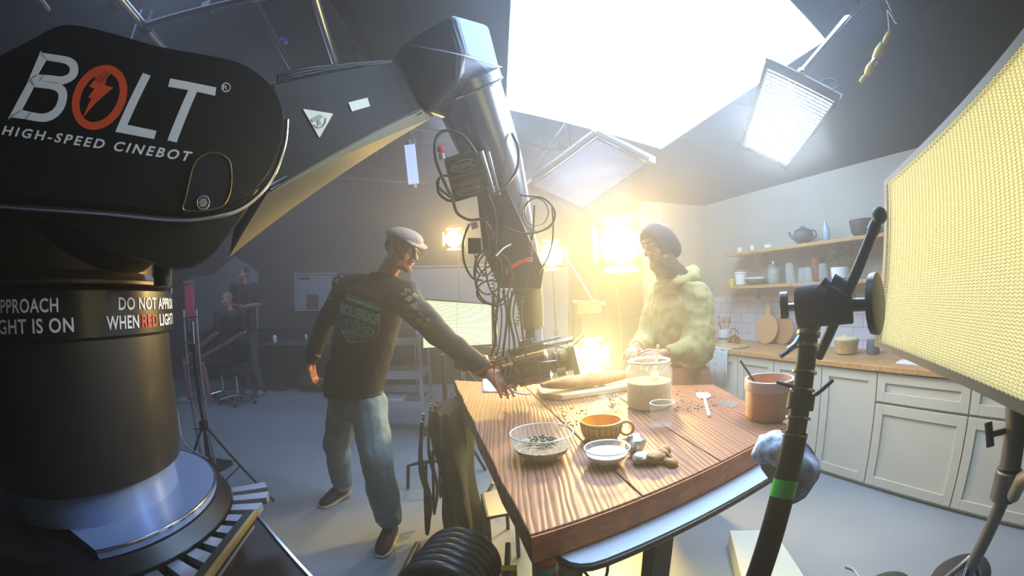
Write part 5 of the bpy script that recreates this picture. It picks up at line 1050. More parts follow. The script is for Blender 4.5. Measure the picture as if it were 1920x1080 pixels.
# ---- the man in the black sweatshirt -------------------------------------------------
def man():
    J = dict(hR=Y(634, 735, 2.42), hL=Y(702, 740, 2.30), kR=Y(632, 832, 2.52), aR=Z(642, 905, .13), kL=Y(706, 862, 2.13), aL=Y(726, 965, 2.13), sR=Y(642, 533, 2.42), eR=Y(606, 612, 2.48), wR=Y(584, 678, 2.42),
             sL=Y(762, 552, 2.20), eL=Y(838, 640, 2.10), wL=Y(914, 697, 1.96), hd=Y(753, 468, 2.24), nk=Y(720, 520, 2.31), ch=Y(696, 575, 2.34), pv=Y(668, 725, 2.37))
    t = thing('person', 'man in flat cap, glasses and black teal-logo sweatshirt reaching toward the camera rig', 'person', Vector((J['pv'].x, J['pv'].y, 0)))
    rt = nrm(J['sL']-J['sR']); rh = nrm(J['hL']-J['hR']); fw = nrm(rt.cross(UPV)); fw = fw if fw.y < 0 else -fw
    HF = nrm(Vector((.86, -.42, -.36))); HU = nrm(Vector((.20, -.10, 1)))
    b = MB(); P, R, r, f, u = headgeo(b, J['hd'], HF, HU, 1.0)
    b.chain([J['nk']-Vector((0, 0, .06)), J['nk']+Vector((.0, .01, .0)), J['hd']+(-f*.025-u*.06)], [.058, .058, .056])
    b.chain([J['nk']-Vector((0, 0, .07)), J['ch']-Vector((0, -.03, .05)), J['pv']], [.05, .09, .09]); b.chain([J['sR']-UPV*.03, J['sL']-UPV*.03], [.03, .03])
    b.chain([J['sR'], J['eR'], J['wR']], [.05, .04, .027]); b.chain([J['sL'], J['eL'], J['wL']], [.05, .04, .027])
    for a, k, n in (('hR', 'kR', 'aR'), ('hL', 'kL', 'aL')): b.chain([J['pv'].lerp(J[a], .5)-UPV*.06, J[k], J[n]], [.07, .05, .035])
    hand(b, J['wR']+Vector((0, 0, -.015)), (.05, -.1, -1), (1, -.1, 0), (.25, -1, 0), .75)
    hand(b, J['wL']+nrm(J['wL']-J['eL'])*.01, nrm(J['wL']-J['eL'])+Vector((.1, 0, -.15)), (.3, .2, -1), (.2, .9, .1), .45)
    b.build('body', SKIN, t, remesh=.0055, relax=2)
    eyes(t, P, R, 1)
    # features
    for sx in (-1, 1): MB().chain([P(sx*.018, .094, .034), P(sx*.034, .088, .040), P(sx*.048, .078, .034)], [.003, .0038, .0025], 6).build('eyebrow', mat('brown_hair', '4a3224', .8), t, smooth=60)
    MB().ell(P(0, .0945, -.0505), (.019, .006, .0045), R, 12).ell(P(0, .093, -.0585), (.016, .006, .005), R, 12).build('lips', mat('lips', 'b0605a', .4), t, smooth=60)
    MB().chain([P(-.022, .090, -.044), P(0, .100, -.039), P(.022, .090, -.044)], [.0035, .006, .0035], 8).build('moustache', mat('sandy_hair', '7c5434', .9), t, smooth=60)
    b = MB(); b.ell(P(0, .072, -.090), (.026, .022, .018), R, 14); b.build('goatee', mat('sandy_hair', '7c5434'), t, smooth=60)
    b = MB(); b.ell(P(0, -.022, .010), (.0775, .086, .060), R, 20); b.build('hair', mat('short_brown_hair', '3c2a20', .9, bump=.4, bscale=150), t, smooth=60)
    # glasses
    gl = MB()
    for sx in (-1, 1):
        gl.tube([P(sx*.033+.024*math.cos(a), .098-abs(math.cos(a)*.5+.5*sx*0)*.0, .012+.020*math.sin(a)) for a in [2*math.pi*i/20 for i in range(20)]], .0018, 6, closed=True)
        gl.tube([P(sx*.057, .097, .016), P(sx*.079, .06, .018), P(sx*.083, -.01, .012)], .0018, 6)
    gl.tube([P(-.009, .100, .014), P(0, .104, .016), P(.009, .100, .014)], .0018, 6); gl.build('glasses', mat('tortoise_frame', '3a2a1e', .3), t, smooth=60)
    # flat cap worn with the peak forward
    cp = MB(); cp.ell(P(0, .000, .068), (.090*1, .116, .052), R, 24)
    pk = [P(.072*math.cos(a), .095+.052*math.sin(a), .050-.014*math.sin(a)) for a in [math.pi*i/12 for i in range(13)]]+[P(-.07, .05, .055), P(.07, .05, .055)]
    cp.prism(pk, u*.012); cp.build('flat_cap', mat('tan_wool', 'a08a76', .9, noise_=90, col2='8b7562', bump=.3, bscale=200), t, remesh=.005, relax=4)
    # sweatshirt
    SW = mat('black_sweatshirt', '26211d', .85, noise_=5, col2='221d1a', bump=.15, bscale=300)
    b = MB(); pv = J['pv']; hem = Y(662, 738, 2.36)
    torso(b, [(hem-UPV*.01, rh, fw, .190, .130), (hem+UPV*.05, rh, fw, .205, .145), (hem.lerp(J['ch'], .45), (rt+rh)/2, fw, .205, .140), (J['ch'], rt, fw, .215, .135), ((J['sR']+J['sL'])/2+Vector((0, .0, -.03)), rt, fw, .24, .115), (J['nk']+Vector((0, .0, -.035)), rt, fw, .13, .09), (J['nk']+Vector((0, 0, .018)), rt, fw, .080, .074)])
    b.chain([J['sR']+Vector((.02, 0, -.02)), J['eR'], J['wR']+Vector((0, 0, .02))], [.074, .064, .046]); b.chain([J['sL']+Vector((-.02, 0, -.015)), J['eL'], J['wL']-nrm(J['wL']-J['eL'])*.02], [.086, .062, .046])
    b.chain([J['sR'].lerp(J['nk'], .6)-UPV*.03, J['sR']], [.072, .066]); b.chain([(J['sL']+J['nk'])/2-UPV*.03, J['sL']], [.08, .08])
    sw = b.build('sweatshirt', SW, t, remesh=.010, relax=6, disp=.022, dscale=.12)
    MB().torus(J['nk']+Vector((0, 0, .016)), .070, .012, axis=nrm(u+UPV), seg=32).build('collar', mat('dark_rib', '1d1916', .9), t, smooth=60)
    b = MB(); hb = [hem-UPV*.0+rh*.196*math.cos(a)+fw*.138*math.sin(a) for a in [2*math.pi*i/40 for i in range(40)]]; b.tube(hb, .014, 8, closed=True, flat=1); b.build('hem_band', mat('dark_rib', '1d1916'), t, smooth=60)
    for c, w in (('R', J['wR']), ('L', J['wL'])):
        d = nrm(w-J['e'+c]); MB().cyl(w-d*.035, w+d*.005, .040, .034).build('cuff', mat('dark_rib', '1d1916'), t, smooth=50)
    w = J['wR']; d = nrm(w-J['eR']); MB().cyl(w-d*.055, w-d*.042, .0475, .0465).build('cuff_stripe', mat('khaki', '8e8a60', .7), t, smooth=40)
    MB().cyl(w+d*.004, w+d*.012, .031).build('wrist_band', CHR, t, smooth=40)
    # printed logo and camouflage patches, laid on the cloth
    bvh = surf(sw); TEAL = mat('teal_print', '4cc8aa', .7); GRYP = mat('grey_print', '9fb0a8', .7)
    S = lambda px, py, o=.004: onsurf(bvh, px, py, o, 2.35)
    def line(pts, r, m, closed=False, nm='shirt_print'):
        q = []
        for i in range(len(pts)-(0 if closed else 1)):
            a, c = pts[i], pts[(i+1) % len(pts)]
            for k in range(5): q.append(S(a[0]+(c[0]-a[0])*k/5, a[1]+(c[1]-a[1])*k/5, .004))
        if not closed: q.append(S(*pts[-1], .004))
        MB().tube(q, r, 5, closed=closed, flat=.6).build(nm, m, t, smooth=80)
    line([(649, 552), (715, 575), (712, 585), (709, 625), (700, 636), (656, 644), (640, 620), (632, 600), (640, 570), (641, 566)], .0022, GRYP, True)
    def patch(q, m, n_=8, o=.0045, nm='shirt_print'):
        fq = quad(*q); b = MB(); b.add([S(*fq(i/n_, j/n_), o) for j in range(n_+1) for i in range(n_+1)], [(j*(n_+1)+i, j*(n_+1)+i+1, (j+1)*(n_+1)+i+1, (j+1)*(n_+1)+i) for j in range(n_) for i in range(n_)]); b.build(nm, m, t, smooth=80)
    patch(((650, 555), (712, 577), (710, 583), (647, 561)), TEAL)
    DTL = mat('deep_teal_print', '1c5048', .7); patch(((641, 568), (711, 590), (709, 611), (638, 587)), DTL, o=.0038); patch(((640, 594), (706, 614), (700, 634), (650, 640)), mat('darkest_teal_print', '233c37', .7), o=.0036)  # two dark teal print fills behind the lettering
    fq = quad((640, 567), (712, 590), (709, 611), (637, 586)); lettering('ROLLERDOP', lambda u_, v_: S(*fq(u_, v_), .005), spacing=1.02, bold=.03).build('shirt_lettering', TEAL, t)
    for k in range(5): x = 646+k*11; line([(x, 596+k*2), (x+5, 604+k*2), (x+10, 598+k*2)], .002, TEAL); line([(x+2, 603+k*2), (x+7, 611+k*2)], .002, TEAL)
    fq = quad((641, 616), (664, 618), (664, 629), (643, 627)); lettering('IRS', lambda u_, v_: S(*fq(u_, v_), .005)).build('shirt_lettering', TEAL, t)
    line([(684+17*math.cos(a), 622+9*math.sin(a)) for a in [2*math.pi*i/14 for i in range(14)]], .003, TEAL, True); line([(676, 624), (682, 618), (686, 626), (693, 619)], .003, TEAL)
    line([(646, 632), (656, 641), (668, 640), (664, 631)], .0028, TEAL, True)
    rnd = random.Random(11)
    camo = [mat('camo_olive', '5c6246', .85), mat('camo_sage', '7c8468', .85), mat('camo_ochre', '8a7a2c', .85), mat('camo_rust', '7a4226', .85)]
    def blobp(px, py, r, m):
        pts = [(px+r*(.5+.9*rnd.random())*math.cos(a), py+r*.7*(.5+.9*rnd.random())*math.sin(a)) for a in [2*math.pi*i/9 for i in range(9)]]
        if any(bvh.ray_cast(CAMP, ray(*p_))[0] is None for p_ in pts): return
        q = [S(*p_, .0035) for p_ in pts]; c = S(px, py, .0045)
        if max((x_-c).length for x_ in q) > .06: return
        b = MB(); b.add([c]+q, [(0, i+1, (i+1) % 9+1) for i in range(9)]); b.build('camouflage_patch', m, t)
    for (px, py, r, k) in ((648, 501, 6, 1), (662, 503, 5, 1), (676, 505, 4, 0), (640, 515, 5, 0), (632, 527, 5, 1), (622, 535, 5, 0), (616, 550, 5, 1), (611, 562, 4, 0), (620, 560, 4, 1), (606, 575, 4, 0), (627, 513, 5, 0), (612, 540, 4, 1),
                           (766, 560, 6, 2), (775, 575, 7, 2), (784, 578, 5, 3), (762, 575, 5, 2), (765, 545, 6, 0), (780, 555, 5, 0), (772, 592, 5, 1), (785, 602, 5, 1), (795, 610, 5, 0), (803, 600, 4, 1), (758, 552, 4, 3), (790, 590, 5, 0)):
        blobp(px, py, r*1.25, camo[k]); blobp(px+rnd.uniform(-5, 5), py+rnd.uniform(-5, 5), r*.7, camo[(k+1) % 3])
    # jeans
    DEN = mat('washed_denim', '728c92', .8, noise_=4, col2='5c747a', bump=.2, bscale=200)
    b = MB(); torso(b, [(hem+UPV*.06, rh, fw, .165, .112), (hem-UPV*.06, rh, fw, .178, .125), (hem-UPV*.15, rh, fw, .165, .12)])
    b.chain([J['pv'].lerp(J['hR'], .62)-UPV*.06, J['kR'], J['aR']+UPV*.03], [.112, .094, .082]); b.chain([J['pv'].lerp(J['hL'], .62)-UPV*.06, J['kL'], J['aL']+UPV*.0], [.112, .098, .086])
    b.build('jeans', DEN, t, remesh=.010, relax=5, disp=.03, dscale=.14)
    for k, (a, d_) in enumerate(((J['aR'], J['kR']), (J['aL'], J['kL']))):
        d_ = nrm(a-d_); MB().tube([a-d_*.005*(1-k)+UPV*.0, a+d_*.03], [.072+.006*k, .070+.006*k], 24).build('turned_cuff', mat('pale_denim', '8ba0a8', .8), t, smooth=50)
    # shoes
    SHM = mat('dark_canvas_shoe', '181413', .7)
    def shoe(a, tdir, heel=0.0):
        tdir = nrm(tdir); tz_ = Vector((tdir.x, tdir.y, 0)).normalized(); sd = Vector((-tz_.y, tz_.x, 0)); g = Vector((a.x, a.y, 0)); b = MB(); rg = []
        for s_, w, h in ((-.07, .03, .06), (-.05, .038, .10), (0, .040, .115), (.06, .046, .085), (.13, .050, .060), (.18, .040, .045), (.205, .018, .028)):
            lift = heel*max(0, (.12-s_)/.19); c = g+tz_*s_+UPV*(lift+.012); rg.append([c+sd*w*math.cos(q)*1.0+UPV*(h*.5+h*.5*math.sin(q)) for q in [2*math.pi*j/16 for j in range(16)]])
        b.loft(rg); sh_ = b.build('shoe', SHM, t, smooth=60, sub=1)
        b = MB(); rg = []
        for s_, w in ((-.075, .034), (-.04, .042), (.05, .044), (.13, .053), (.19, .042), (.212, .02)):
            lift = heel*max(0, (.12-s_)/.19); c = g+tz_*s_+UPV*(lift+.001); rg.append([c-sd*w, c+sd*w, c+sd*w+UPV*.018, c-sd*w+UPV*.018])
        b.loft(rg); b.build('sole', mat('cream_rubber', 'b9ac96', .6), sh_, bevel=.004)
        for k in range(4): q = g+tz_*(.05+.022*k)+UPV*(.100-.010*k+heel*.3); MB().tube([q-sd*.026, q+UPV*.008, q+sd*.026], .0028, 6).build('lace', CERW if k > 5 else RUB, sh_)
        MB().torus(g+tz_*.055+sd*.03+UPV*.105, .018, .0022, axis=(1, .3, .2), seg=14, seg2=5).build('lace', RUB, sh_, smooth=60)
    aL = J['aL']; shoe(Vector((aL.x, aL.y, 0)), (-.05, -1, 0)); aR = J['aR']; shoe(Vector((aR.x-.02, aR.y, 0)), (-.55, -1, 0), .03)
    MB().chain([J['aR']+UPV*.02, Vector((aR.x-.02, aR.y, .08))], [.045, .04]).build('sock', RUB, t, smooth=60); MB().chain([J['aL']+UPV*.02, Vector((aL.x, aL.y, .08))], [.045, .04]).build('sock', RUB, t, smooth=60)
man()

# ---- the woman in the green hoodie ---------------------------------------------------
def woman():
    J = dict(hd=Y(1236, 458, 2.30), nk=Y(1262, 512, 2.37), sL=Y(1308, 552, 2.24), sR=Y(1240, 545, 2.60), eL=Y(1312, 655, 2.17), wL=Y(1243, 664, 2.02), eR=Y(1212, 640, 2.52), wR=Y(1192, 652, 2.22), ch=Y(1270, 580, 2.42), hem=Y(1286, 668, 2.38), hd0=None)
    t = thing('person', 'woman in dark headscarf and green hooded sweatshirt preparing bread behind the table', 'person', Vector((J['hem'].x, J['hem'].y, 0)))
    rt = nrm(Vector((-.35, .94, 0))); fw = nrm(Vector((-.94, -.35, 0)))
    HF = nrm(Vector((-.88, -.38, -.32))); HU = nrm(Vector((-.22, -.08, 1)))
    b = MB(); P, R, r, f, u = headgeo(b, J['hd'], HF, HU, 1.08, .6)
    b.chain([J['nk'], J['hd']-f*.02-u*.06], [.06, .055]); b.chain([J['nk']-UPV*.03, J['ch'], J['hem']], [.05, .08, .09]); b.chain([J['sL']-UPV*.04, J['sR']-UPV*.04], [.03, .03])
    b.chain([J['sL'], J['eL'], J['wL']], [.045, .036, .024]); b.chain([J['sR'], J['eR'], J['wR']], [.045, .036, .024])
    feet = []
    for sx in (-1, 1):
        h = Vector((J['hem'].x, J['hem'].y, .85))+rt*.09*sx; k = Vector((h.x-.02, h.y-.01, .46)); a = Vector((h.x+.02, h.y, .08)); feet.append(a); b.chain([h, k, a], [.08, .05, .035])
    hL = J['wL']+nrm(J['wL']-J['eL'])*.01
    hand(b, hL, nrm(J['wL']-J['eL'])+Vector((-.2, 0, -.18)), (-.3, .5, -.8), (-.2, .9, .5), .6, .95)
    hand(b, J['wR'], nrm(J['wR']-J['eR'])+Vector((-.3, -.2, -.25)), (-.2, -.2, -1), (-.2, -.9, .3), .6, .95)
    b.build('body', SKIND, t, remesh=.0055, relax=2)
    eyes(t, P, R, .72, '20140c')
    for sx in (-1, 1): MB().chain([P(sx*.018, .092, .035), P(sx*.034, .087, .041), P(sx*.046, .078, .036)], [.0025, .003, .002], 6).build('eyebrow', BLK, t, smooth=60)
    for sx in (-1, 1): MB().ell(P(sx*.031, .0775, .019), (.0165, .0150, .0130), R, 12).build('eyelid', SKIND, t, smooth=60)
    MB().ell(P(0, .0945, -.050), (.018, .006, .005), R, 12).ell(P(0, .093, -.0585), (.016, .006, .0055), R, 12).build('lips', mat('dusky_lips', '7c3c34', .4), t, smooth=60)
    # headscarf with a face opening
    SC = mat('charcoal_scarf', '2a1f1e', .8, bump=.2, bscale=120); rg = []
    for (y0, z0, rx, rz, fy) in ((.074, .006, .058, .080, 0), (.056, .008, .074, .098, 0), (.015, .010, .088, .108, 0), (-.03, .006, .094, .112, 0), (-.075, -.01, .078, .10, 0), (-.112, -.03, .045, .06, 0)):
        rg.append([P(rx*math.cos(q), y0-(.03*math.sin(q) if False else 0)+(.018*math.sin(q)), z0+rz*math.sin(q)) for q in [2*math.pi*j/32 for j in range(32)]])
    inner = [P(.052*math.cos(q), .062+.018*math.sin(q), .006+.072*math.sin(q)) for q in [2*math.pi*j/32 for j in range(32)]]
    b = MB(); b.loft([inner]+rg, cap=False); b.f.append(tuple(len(b.v)-32+j for j in range(32))); b.build('headscarf', SC, t, smooth=70, sub=1)
    b = MB(); nk = J['nk']; c0 = P(0, .018, -.10)
    torso(b, [(nk-UPV*.05, rt, fw, .115, .10), (nk-UPV*.01, rt, fw, .10, .09), (nk.lerp(c0, .35), r, f, .088, .085), (nk.lerp(c0, .7), r, f, .076, .080), (c0, r, f, .072, .082), (P(0, .012, -.078), r, f, .068, .080), (P(0, -.008, -.035), r, f, .076, .070), (P(0, -.02, .0), r, f, .07, .05)]); b.build('scarf_neck_wrap', SC, t, smooth=70, sub=1, disp=.012, dscale=.05)
    # hoodie
    GRN = mat('olive_hoodie', '857b4c', .9, noise_=4, col2='786f44', bump=.2, bscale=260)
    b = MB(); ch = J['ch']; hem = J['hem']
    torso(b, [(hem-UPV*.02, rt, fw, .165, .125), (hem+UPV*.05, rt, fw, .185, .15), (hem.lerp(ch, .5), rt, fw, .185, .150), (ch+Vector((0, 0, .02)), rt, fw, .195, .140), ((J['sL']+J['sR'])/2+Vector((0, 0, -.01)), rt, fw, .20, .11), (nk-UPV*.04, rt, fw, .12, .095), (nk-UPV*.005, rt, fw, .09, .08)])
    b.chain([J['sL']-UPV*.01, J['eL'], J['wL']+(J['eL']-J['wL'])*.2], [.088, .088, .045]); b.chain([J['sR']-UPV*.01, J['eR'], J['wR']+(J['eR']-J['wR'])*.2], [.082, .075, .045])
    b.chain([J['sL'].lerp(J['eL'], .6), J['eL']+(J['wL']-J['eL'])*.15-UPV*.01, J['eL'].lerp(J['wL'], .45)], [.09, .095, .06])
    b.build('hoodie', GRN, t, remesh=.010, relax=4, disp=.034, dscale=.07)
    b = MB(); b.chain([nk+Vector((.09, .12, -.01)), nk+Vector((.135, .02, -.02)), nk+Vector((.09, -.09, -.035))], [.045, .065, .04]); b.chain([nk+Vector((.09, .12, -.01)), nk+Vector((-.03, .13, -.05)), nk+Vector((-.10, .02, -.09))], [.04, .03, .018]); b.chain([nk+Vector((.09, -.09, -.035)), nk+Vector((-.02, -.10, -.06)), nk+Vector((-.10, .02, -.09))], [.036, .028, .018])
    b.build('hood', GRN, t, remesh=.009, relax=5, disp=.02, dscale=.06)
    for c in 'LR':
        w, e = J['w'+c], J['e'+c]; d = nrm(w-e); MB().tube([w-d*.075, w-d*.03], [.040, .034], 20).build('cuff', mat('olive_rib', '857c50', .9), t, smooth=50)
    MB().tube([nk+Vector((-.09, -.02, -.08)), nk+Vector((-.12, -.02, -.16))], .003, 6).build('drawstring', mat('olive_rib', '76814f'), t)
    MB().tube([nk+Vector((-.09, .03, -.08)), nk+Vector((-.12, .04, -.15))], .003, 6).build('drawstring', mat('olive_rib', '76814f'), t)
    # apron and trousers
    b = MB(); torso(b, [(Vector((hem.x, hem.y, .95)), rt, fw, .16, .12), (Vector((hem.x, hem.y, .80)), rt, fw, .185, .135), (Vector((hem.x, hem.y, .45)), rt, fw, .20, .14), (Vector((hem.x, hem.y, .16)), rt, fw, .21, .145)])
    b.build('long_skirt', mat('rust_cloth', '8e5040', .85, noise_=5), t, smooth=60, sub=1, disp=.02, dscale=.08)
    for a in feet:
        g = Vector((a.x, a.y, 0)); b = MB(); b.ell(g+fw*.06+UPV*.045, (.12, .045, .045), rotm(fw, rt, UPV)); b.build('shoe', RUB, t, smooth=60)
woman()

# ---- two people in the background ----------------------------------------------------
def extra(kind):
    if kind == 'stand':
        p = Vector((-4.15, 5.75, 0)); t = thing('person', 'standing person in dark t-shirt and grey trousers with folded arms at the back', 'person', p)
        rt = nrm(Vector((1, .15, 0))); fw = nrm(Vector((.25, -1, 0))); hd = Y(457, 515, 5.75); nk = hd-Vector((0, .0, .14)); sR = nk-rt*.20-UPV*.05; sL = nk+rt*.20-UPV*.05; hp = Vector((p.x, p.y, .95))
        legs = [(hp-rt*.09, Vector((p.x-.08, p.y-.02, .5)), Vector((p.x-.05, p.y, .08))), (hp+rt*.09, Vector((p.x+.12, p.y-.04, .5)), Vector((p.x+.18, p.y, .08)))]
        arms = [(sR, sR-UPV*.28-rt*.05, sR-UPV*.30+rt*.20+fw*.16), (sL, sL-UPV*.28+rt*.06, sL-UPV*.30-rt*.08+fw*.18)]; f = nrm(Vector((-.25, -1, -.1))); topm = mat('charcoal_shirt', '232226', .85); botm = mat('grey_trousers', '45474c', .85); skin = mat('cool_skin', '9c7468', .55); hair = mat('dark_hair', '2c2522', .9); hl = .95
    else:
        p = Vector((-4.55, 5.25, 0)); t = thing('person', 'seated person in dark t-shirt and shorts leaning forward on a swivel stool', 'person', p)
        rt = nrm(Vector((.75, .65, 0))); fw = nrm(Vector((-.55, -.80, 0))); hp = Vector((p.x+.1, p.y+.1, .62)); hd = Y(425, 563, 5.1); nk = hd-Vector((-.03, -.02, .14)); sR = nk-rt*.18-UPV*.05; sL = nk+rt*.18-UPV*.05
        kn1, kn2 = hp+fw*.42-rt*.16+UPV*-.02, hp+fw*.40+rt*.10-UPV*.04
        legs = [(hp-rt*.09, kn1, Vector((kn1.x-.05, kn1.y+.05, .08))), (hp+rt*.09, kn2, Vector((kn2.x+.06, kn2.y, .08)))]
        arms = [(sR, sR-UPV*.26+fw*.03, kn1+UPV*.10+rt*.05), (sL, sL-UPV*.27+rt*.03, kn2+UPV*.10)]; f = nrm(Vector((-.1, -1, -.15))); topm = mat('navy_shirt', '22242c', .85); botm = mat('brown_shorts', '38302c', .85); skin = mat('ruddy_skin', 'a8726a', .55); hair = mat('fair_short_hair', '8c6a58', .9); hl = .62
    b = MB(); P, R, r, f, u = headgeo(b, hd, f, UPV, .98); b.chain([nk-UPV*.05, hd-f*.02-u*.06], [.06, .055]); b.chain([nk-UPV*.06, (nk+hp)/2, hp], [.05, .07, .08]); b.chain([sR, sL], [.03, .03])
    for i, (a, e, w) in enumerate(arms): b.chain([a, e, w], [.045, .038, .026]); hand(b, w, (w-e), fw*.3-UPV, rt*(1 if i == 0 else -1), .5)
    for h, k, a in legs: b.chain([h, k, a], [.085, .055, .04])
    b.build('body', skin, t, remesh=.008, relax=2)
    MB().ell(P(0, -.02, .045), (.078, .090, .072), R, 16).build('hair', hair, t, smooth=60)
    eyes(t, P, R, .98)
    b = MB(); torso(b, [(hp+UPV*.0, rt, fw, .17, .12), ((nk+hp)/2, rt, fw, .18, .125), (nk-UPV*.10, rt, fw, .20, .11), (nk-UPV*.02, rt, fw, .09, .07)]); b.chain([nk-UPV*.10, (nk+hp)/2, hp+UPV*.05], [.11, .14, .14]); b.chain([sR-UPV*.02, sL-UPV*.02], [.06, .06])
    for a, e, w in arms: b.chain([a, a.lerp(e, .8)], [.07, .058])
    b.build('t_shirt', topm, t, remesh=.012, relax=4, disp=.02, dscale=.1)
    b = MB(); torso(b, [(hp-UPV*.10, rt, fw, .15, .11), (hp+UPV*.04, rt, fw, .165, .12)])
    for h, k, a in legs: b.chain([h, k, a.lerp(k, .1)] if kind == 'stand' else [h, h.lerp(k, .8)], [.10, .075, .065] if kind == 'stand' else [.11, .085])
    b.build('trousers' if kind == 'stand' else 'shorts', botm, t, remesh=.012, relax=4)
    for h, k, a in legs:
        g = Vector((a.x, a.y, 0)); MB().ell(g+fw*.07+UPV*.05, (.13, .048, .05), rotm(fw, rt, UPV)).build('shoe', mat('pale_trainer', '8c8c90', .7), t, smooth=60)
    return p, hp
extra('stand'); sp, shp = extra('sit')
sc2 = thing('swivel_stool', 'swivel stool with a silver five-star base under the seated person', 'stool', Vector((shp.x, shp.y, 0)))
q = Vector((shp.x, shp.y, 0)); MB().lathe(q+UPV*.45, [(.16, 0), (.20, .02), (.20, .06), (.17, .075)]).build('seat', RUB, sc2, smooth=40); MB().cyl(q+UPV*.12, q+UPV*.45, .022).build('gas_column', CHR, sc2, smooth=40)
for k in range(5):
    a = k*1.2566+.3; e = q+Vector((math.cos(a)*.30, math.sin(a)*.30, .09)); MB().tube([q+UPV*.14, e], [.02, .014], 8).build('leg', CHR, sc2, smooth=60); c = MB().cyl(e-Vector((.012, 0, .06)), e+Vector((.012, 0, -.06)), .028).build('caster', RUB, sc2, smooth=40)
# back swivel chair beside the standing one
cq = Vector((-4.0, 5.15, 0)); ch = thing('swivel_chair', 'empty dark swivel chair with silver base right of the seated person', 'chair', cq)
MB().box(cq+UPV*.47, (.42, .42, .07)).build('seat', RUB, ch, bevel=.025); MB().box(cq+Vector((.0, .2, .72)), (.36, .05, .3)).build('backrest', RUB, ch, bevel=.02); MB().cyl(cq+UPV*.12, cq+UPV*.44, .022).build('gas_column', CHR, ch, smooth=40)
for k in range(5):
    a = k*1.2566+.1; e = cq+Vector((math.cos(a)*.28, math.sin(a)*.28, .09)); MB().tube([cq+UPV*.14, e], [.02, .014], 8).build('leg', CHR, ch, smooth=60); MB().cyl(e-Vector((.012, 0, .06)), e+Vector((.012, 0, -.06)), .028).build('caster', RUB, ch, smooth=40)

# ---------------------------------------------------------------- cinema camera hanging from the wrist
rc = at(1000, 690, 2.0); cc_ = thing('cinema_camera', 'cinema camera rig with rods, cables and matte box hanging under the robot wrist', 'cinema camera', rc)
rx_ = nrm(at(1075, 665, 1.95)-at(930, 700, 2.0)); ry_ = nrm(Vector((-rx_.y, rx_.x, 0))); rz_ = rx_.cross(ry_); CRm = rotm(rx_, ry_, rz_); Q = lambda x, y, z: rc+CRm @ Vector((x, y, z))
CBM = mat('camera_body_warm_lit', 'a5824c', .45, .3); CB2 = mat('camera_dark_warm_lit', '6e5836', .5)  # warm light on the rig is put into these golden base colours
MB().box(Q(0, .0, .0), (.15, .13, .13), CRm).build('camera_body', CBM, cc_, bevel=.008)
MB().box(Q(-.01, -.069, .005), (.085, .010, .085), CRm).build('side_panel', CB2, cc_, bevel=.003)
for k in range(7): MB().box(Q(.045+.006*k, -.068, -.0), (.0025, .008, .10), CRm).build('cooling_fin', CB2, cc_)
b = MB()
for k in range(14): b.ell(Q(-.05+.009*k, -.066, -.055), .0028, seg=6)
b.build('screw_row', CHR, cc_)
MB().cyl(Q(-.16, -.03, .085), Q(.21, -.03, .085), .009).build('rod', CHR, cc_, smooth=40); MB().cyl(Q(-.16, .04, .085), Q(.21, .04, .085), .009).build('rod', CHR, cc_, smooth=40); MB().cyl(Q(-.14, -.03, .112), Q(.16, -.03, .112), .006).build('rod', STEEL, cc_, smooth=40)
MB().box(Q(.0, .0, .10), (.16, .12, .02), CRm).build('top_plate', CB2, cc_, bevel=.003)
MB().box(Q(.0, .0, .125), (.07, .07, .03), CRm).build('wrist_adapter', STEEL, cc_, bevel=.004)
MB().tube([Q(.08, 0, 0), Q(.13, 0, 0), Q(.135, 0, 0), Q(.18, 0, 0)], [.045, .045, .052, .052], 28).build('lens', CB2, cc_, smooth=40)
MB().cyl(Q(.10, 0, 0), Q(.115, 0, 0), .050).build('focus_gear', DARK, cc_, smooth=40)
for a, b_, c in (((.18, -.08, .07), (.2, .08, .08), .06),): 
    MB().box(Q(.195, 0, .0), (.03, .17, .13), CRm).build('matte_box', CB2, cc_, bevel=.004); MB().prism([Q(.21, -.085, .065), Q(.21, .085, .065), Q(.27, .10, .10), Q(.27, -.10, .10)], rz_*.004).build('top_flag', CB2, cc_)
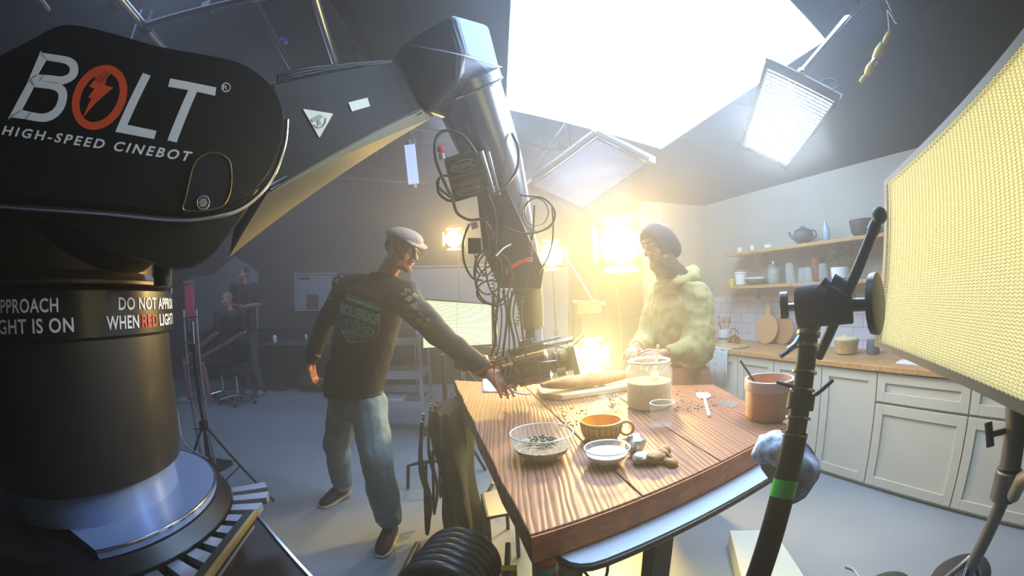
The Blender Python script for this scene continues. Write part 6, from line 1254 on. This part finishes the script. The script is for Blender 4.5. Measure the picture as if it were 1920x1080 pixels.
MB().cyl(Q(.14, -.065, .03), Q(.17, -.065, .03), .022).build('focus_motor', CBM, cc_, smooth=40); MB().cyl(Q(.11, -.075, -.035), Q(.15, -.075, -.035), .018).build('iris_motor', CBM, cc_, smooth=40)
MB().box(Q(-.115, -.01, -.01), (.06, .09, .11), CRm).build('battery', CBM, cc_, bevel=.006)
MB().box(Q(-.12, -.062, -.045), (.02, .01, .014), CRm).build('yellow_connector', mat('yellow_tag', 'e0c81c'), cc_, bevel=.002)
MB().prism([Q(-.33, -.03, .13), Q(-.20, -.03, .11), Q(-.20, -.03, .06), Q(-.33, -.03, .06)], ry_*.05).build('monitor', CB2, cc_, bevel=.004)
MB().cyl(Q(-.36, -.01, .10), Q(-.30, -.01, .09), .022, .028).build('eyepiece', CB2, cc_, smooth=40)
for k in range(3): MB().cyl(Q(-.22, -.03+.03*k, .075-.01*k), Q(-.1, -.03+.03*k, .075), .006).build('rod', DARK, cc_, smooth=40)
def rcable(pts, r=.0035, m=CAB, nm='cable'): MB().tube(spl([Q(*p) for p in pts], 7), r, 6).build(nm, m, cc_, smooth=70)
for k in range(8):
    y = -.07-.004*k; rcable([(-.14+.012*k, y, .12), (-.13+.01*k, y-.01, .04), (-.11-.01*(k % 3), y-.012, -.03), (-.06+.015*(k % 4), y, -.05+.01*k)], .0028, [CAB, CABB, CHR][k % 3])
for k in range(3): rcable([(-.25, -.08, .045+.004*k), (-.2, -.085, .055+.004*k), (-.14, -.082, .062+.003*k), (-.09, -.075, .07)], .0032, REDM, 'red_cable')
rcable([(-.13, -.09, -.04), (-.09, -.1, -.075), (-.05, -.09, -.095), (-.03, -.08, -.10)], .005, CHR, 'silver_lever'); rcable([(-.15, -.085, .08), (-.17, -.1, .0), (-.15, -.1, -.07), (-.12, -.09, -.08)], .0035, REDM, 'red_cable')
rcable([(.05, -.07, .11), (.12, -.1, .09), (.19, -.1, .05), (.17, -.08, -.02), (.14, -.08, -.04)], .0028, CABB); rcable([(.0, -.075, .05), (.06, -.09, .03), (.12, -.08, .02)], .0028, CHR)
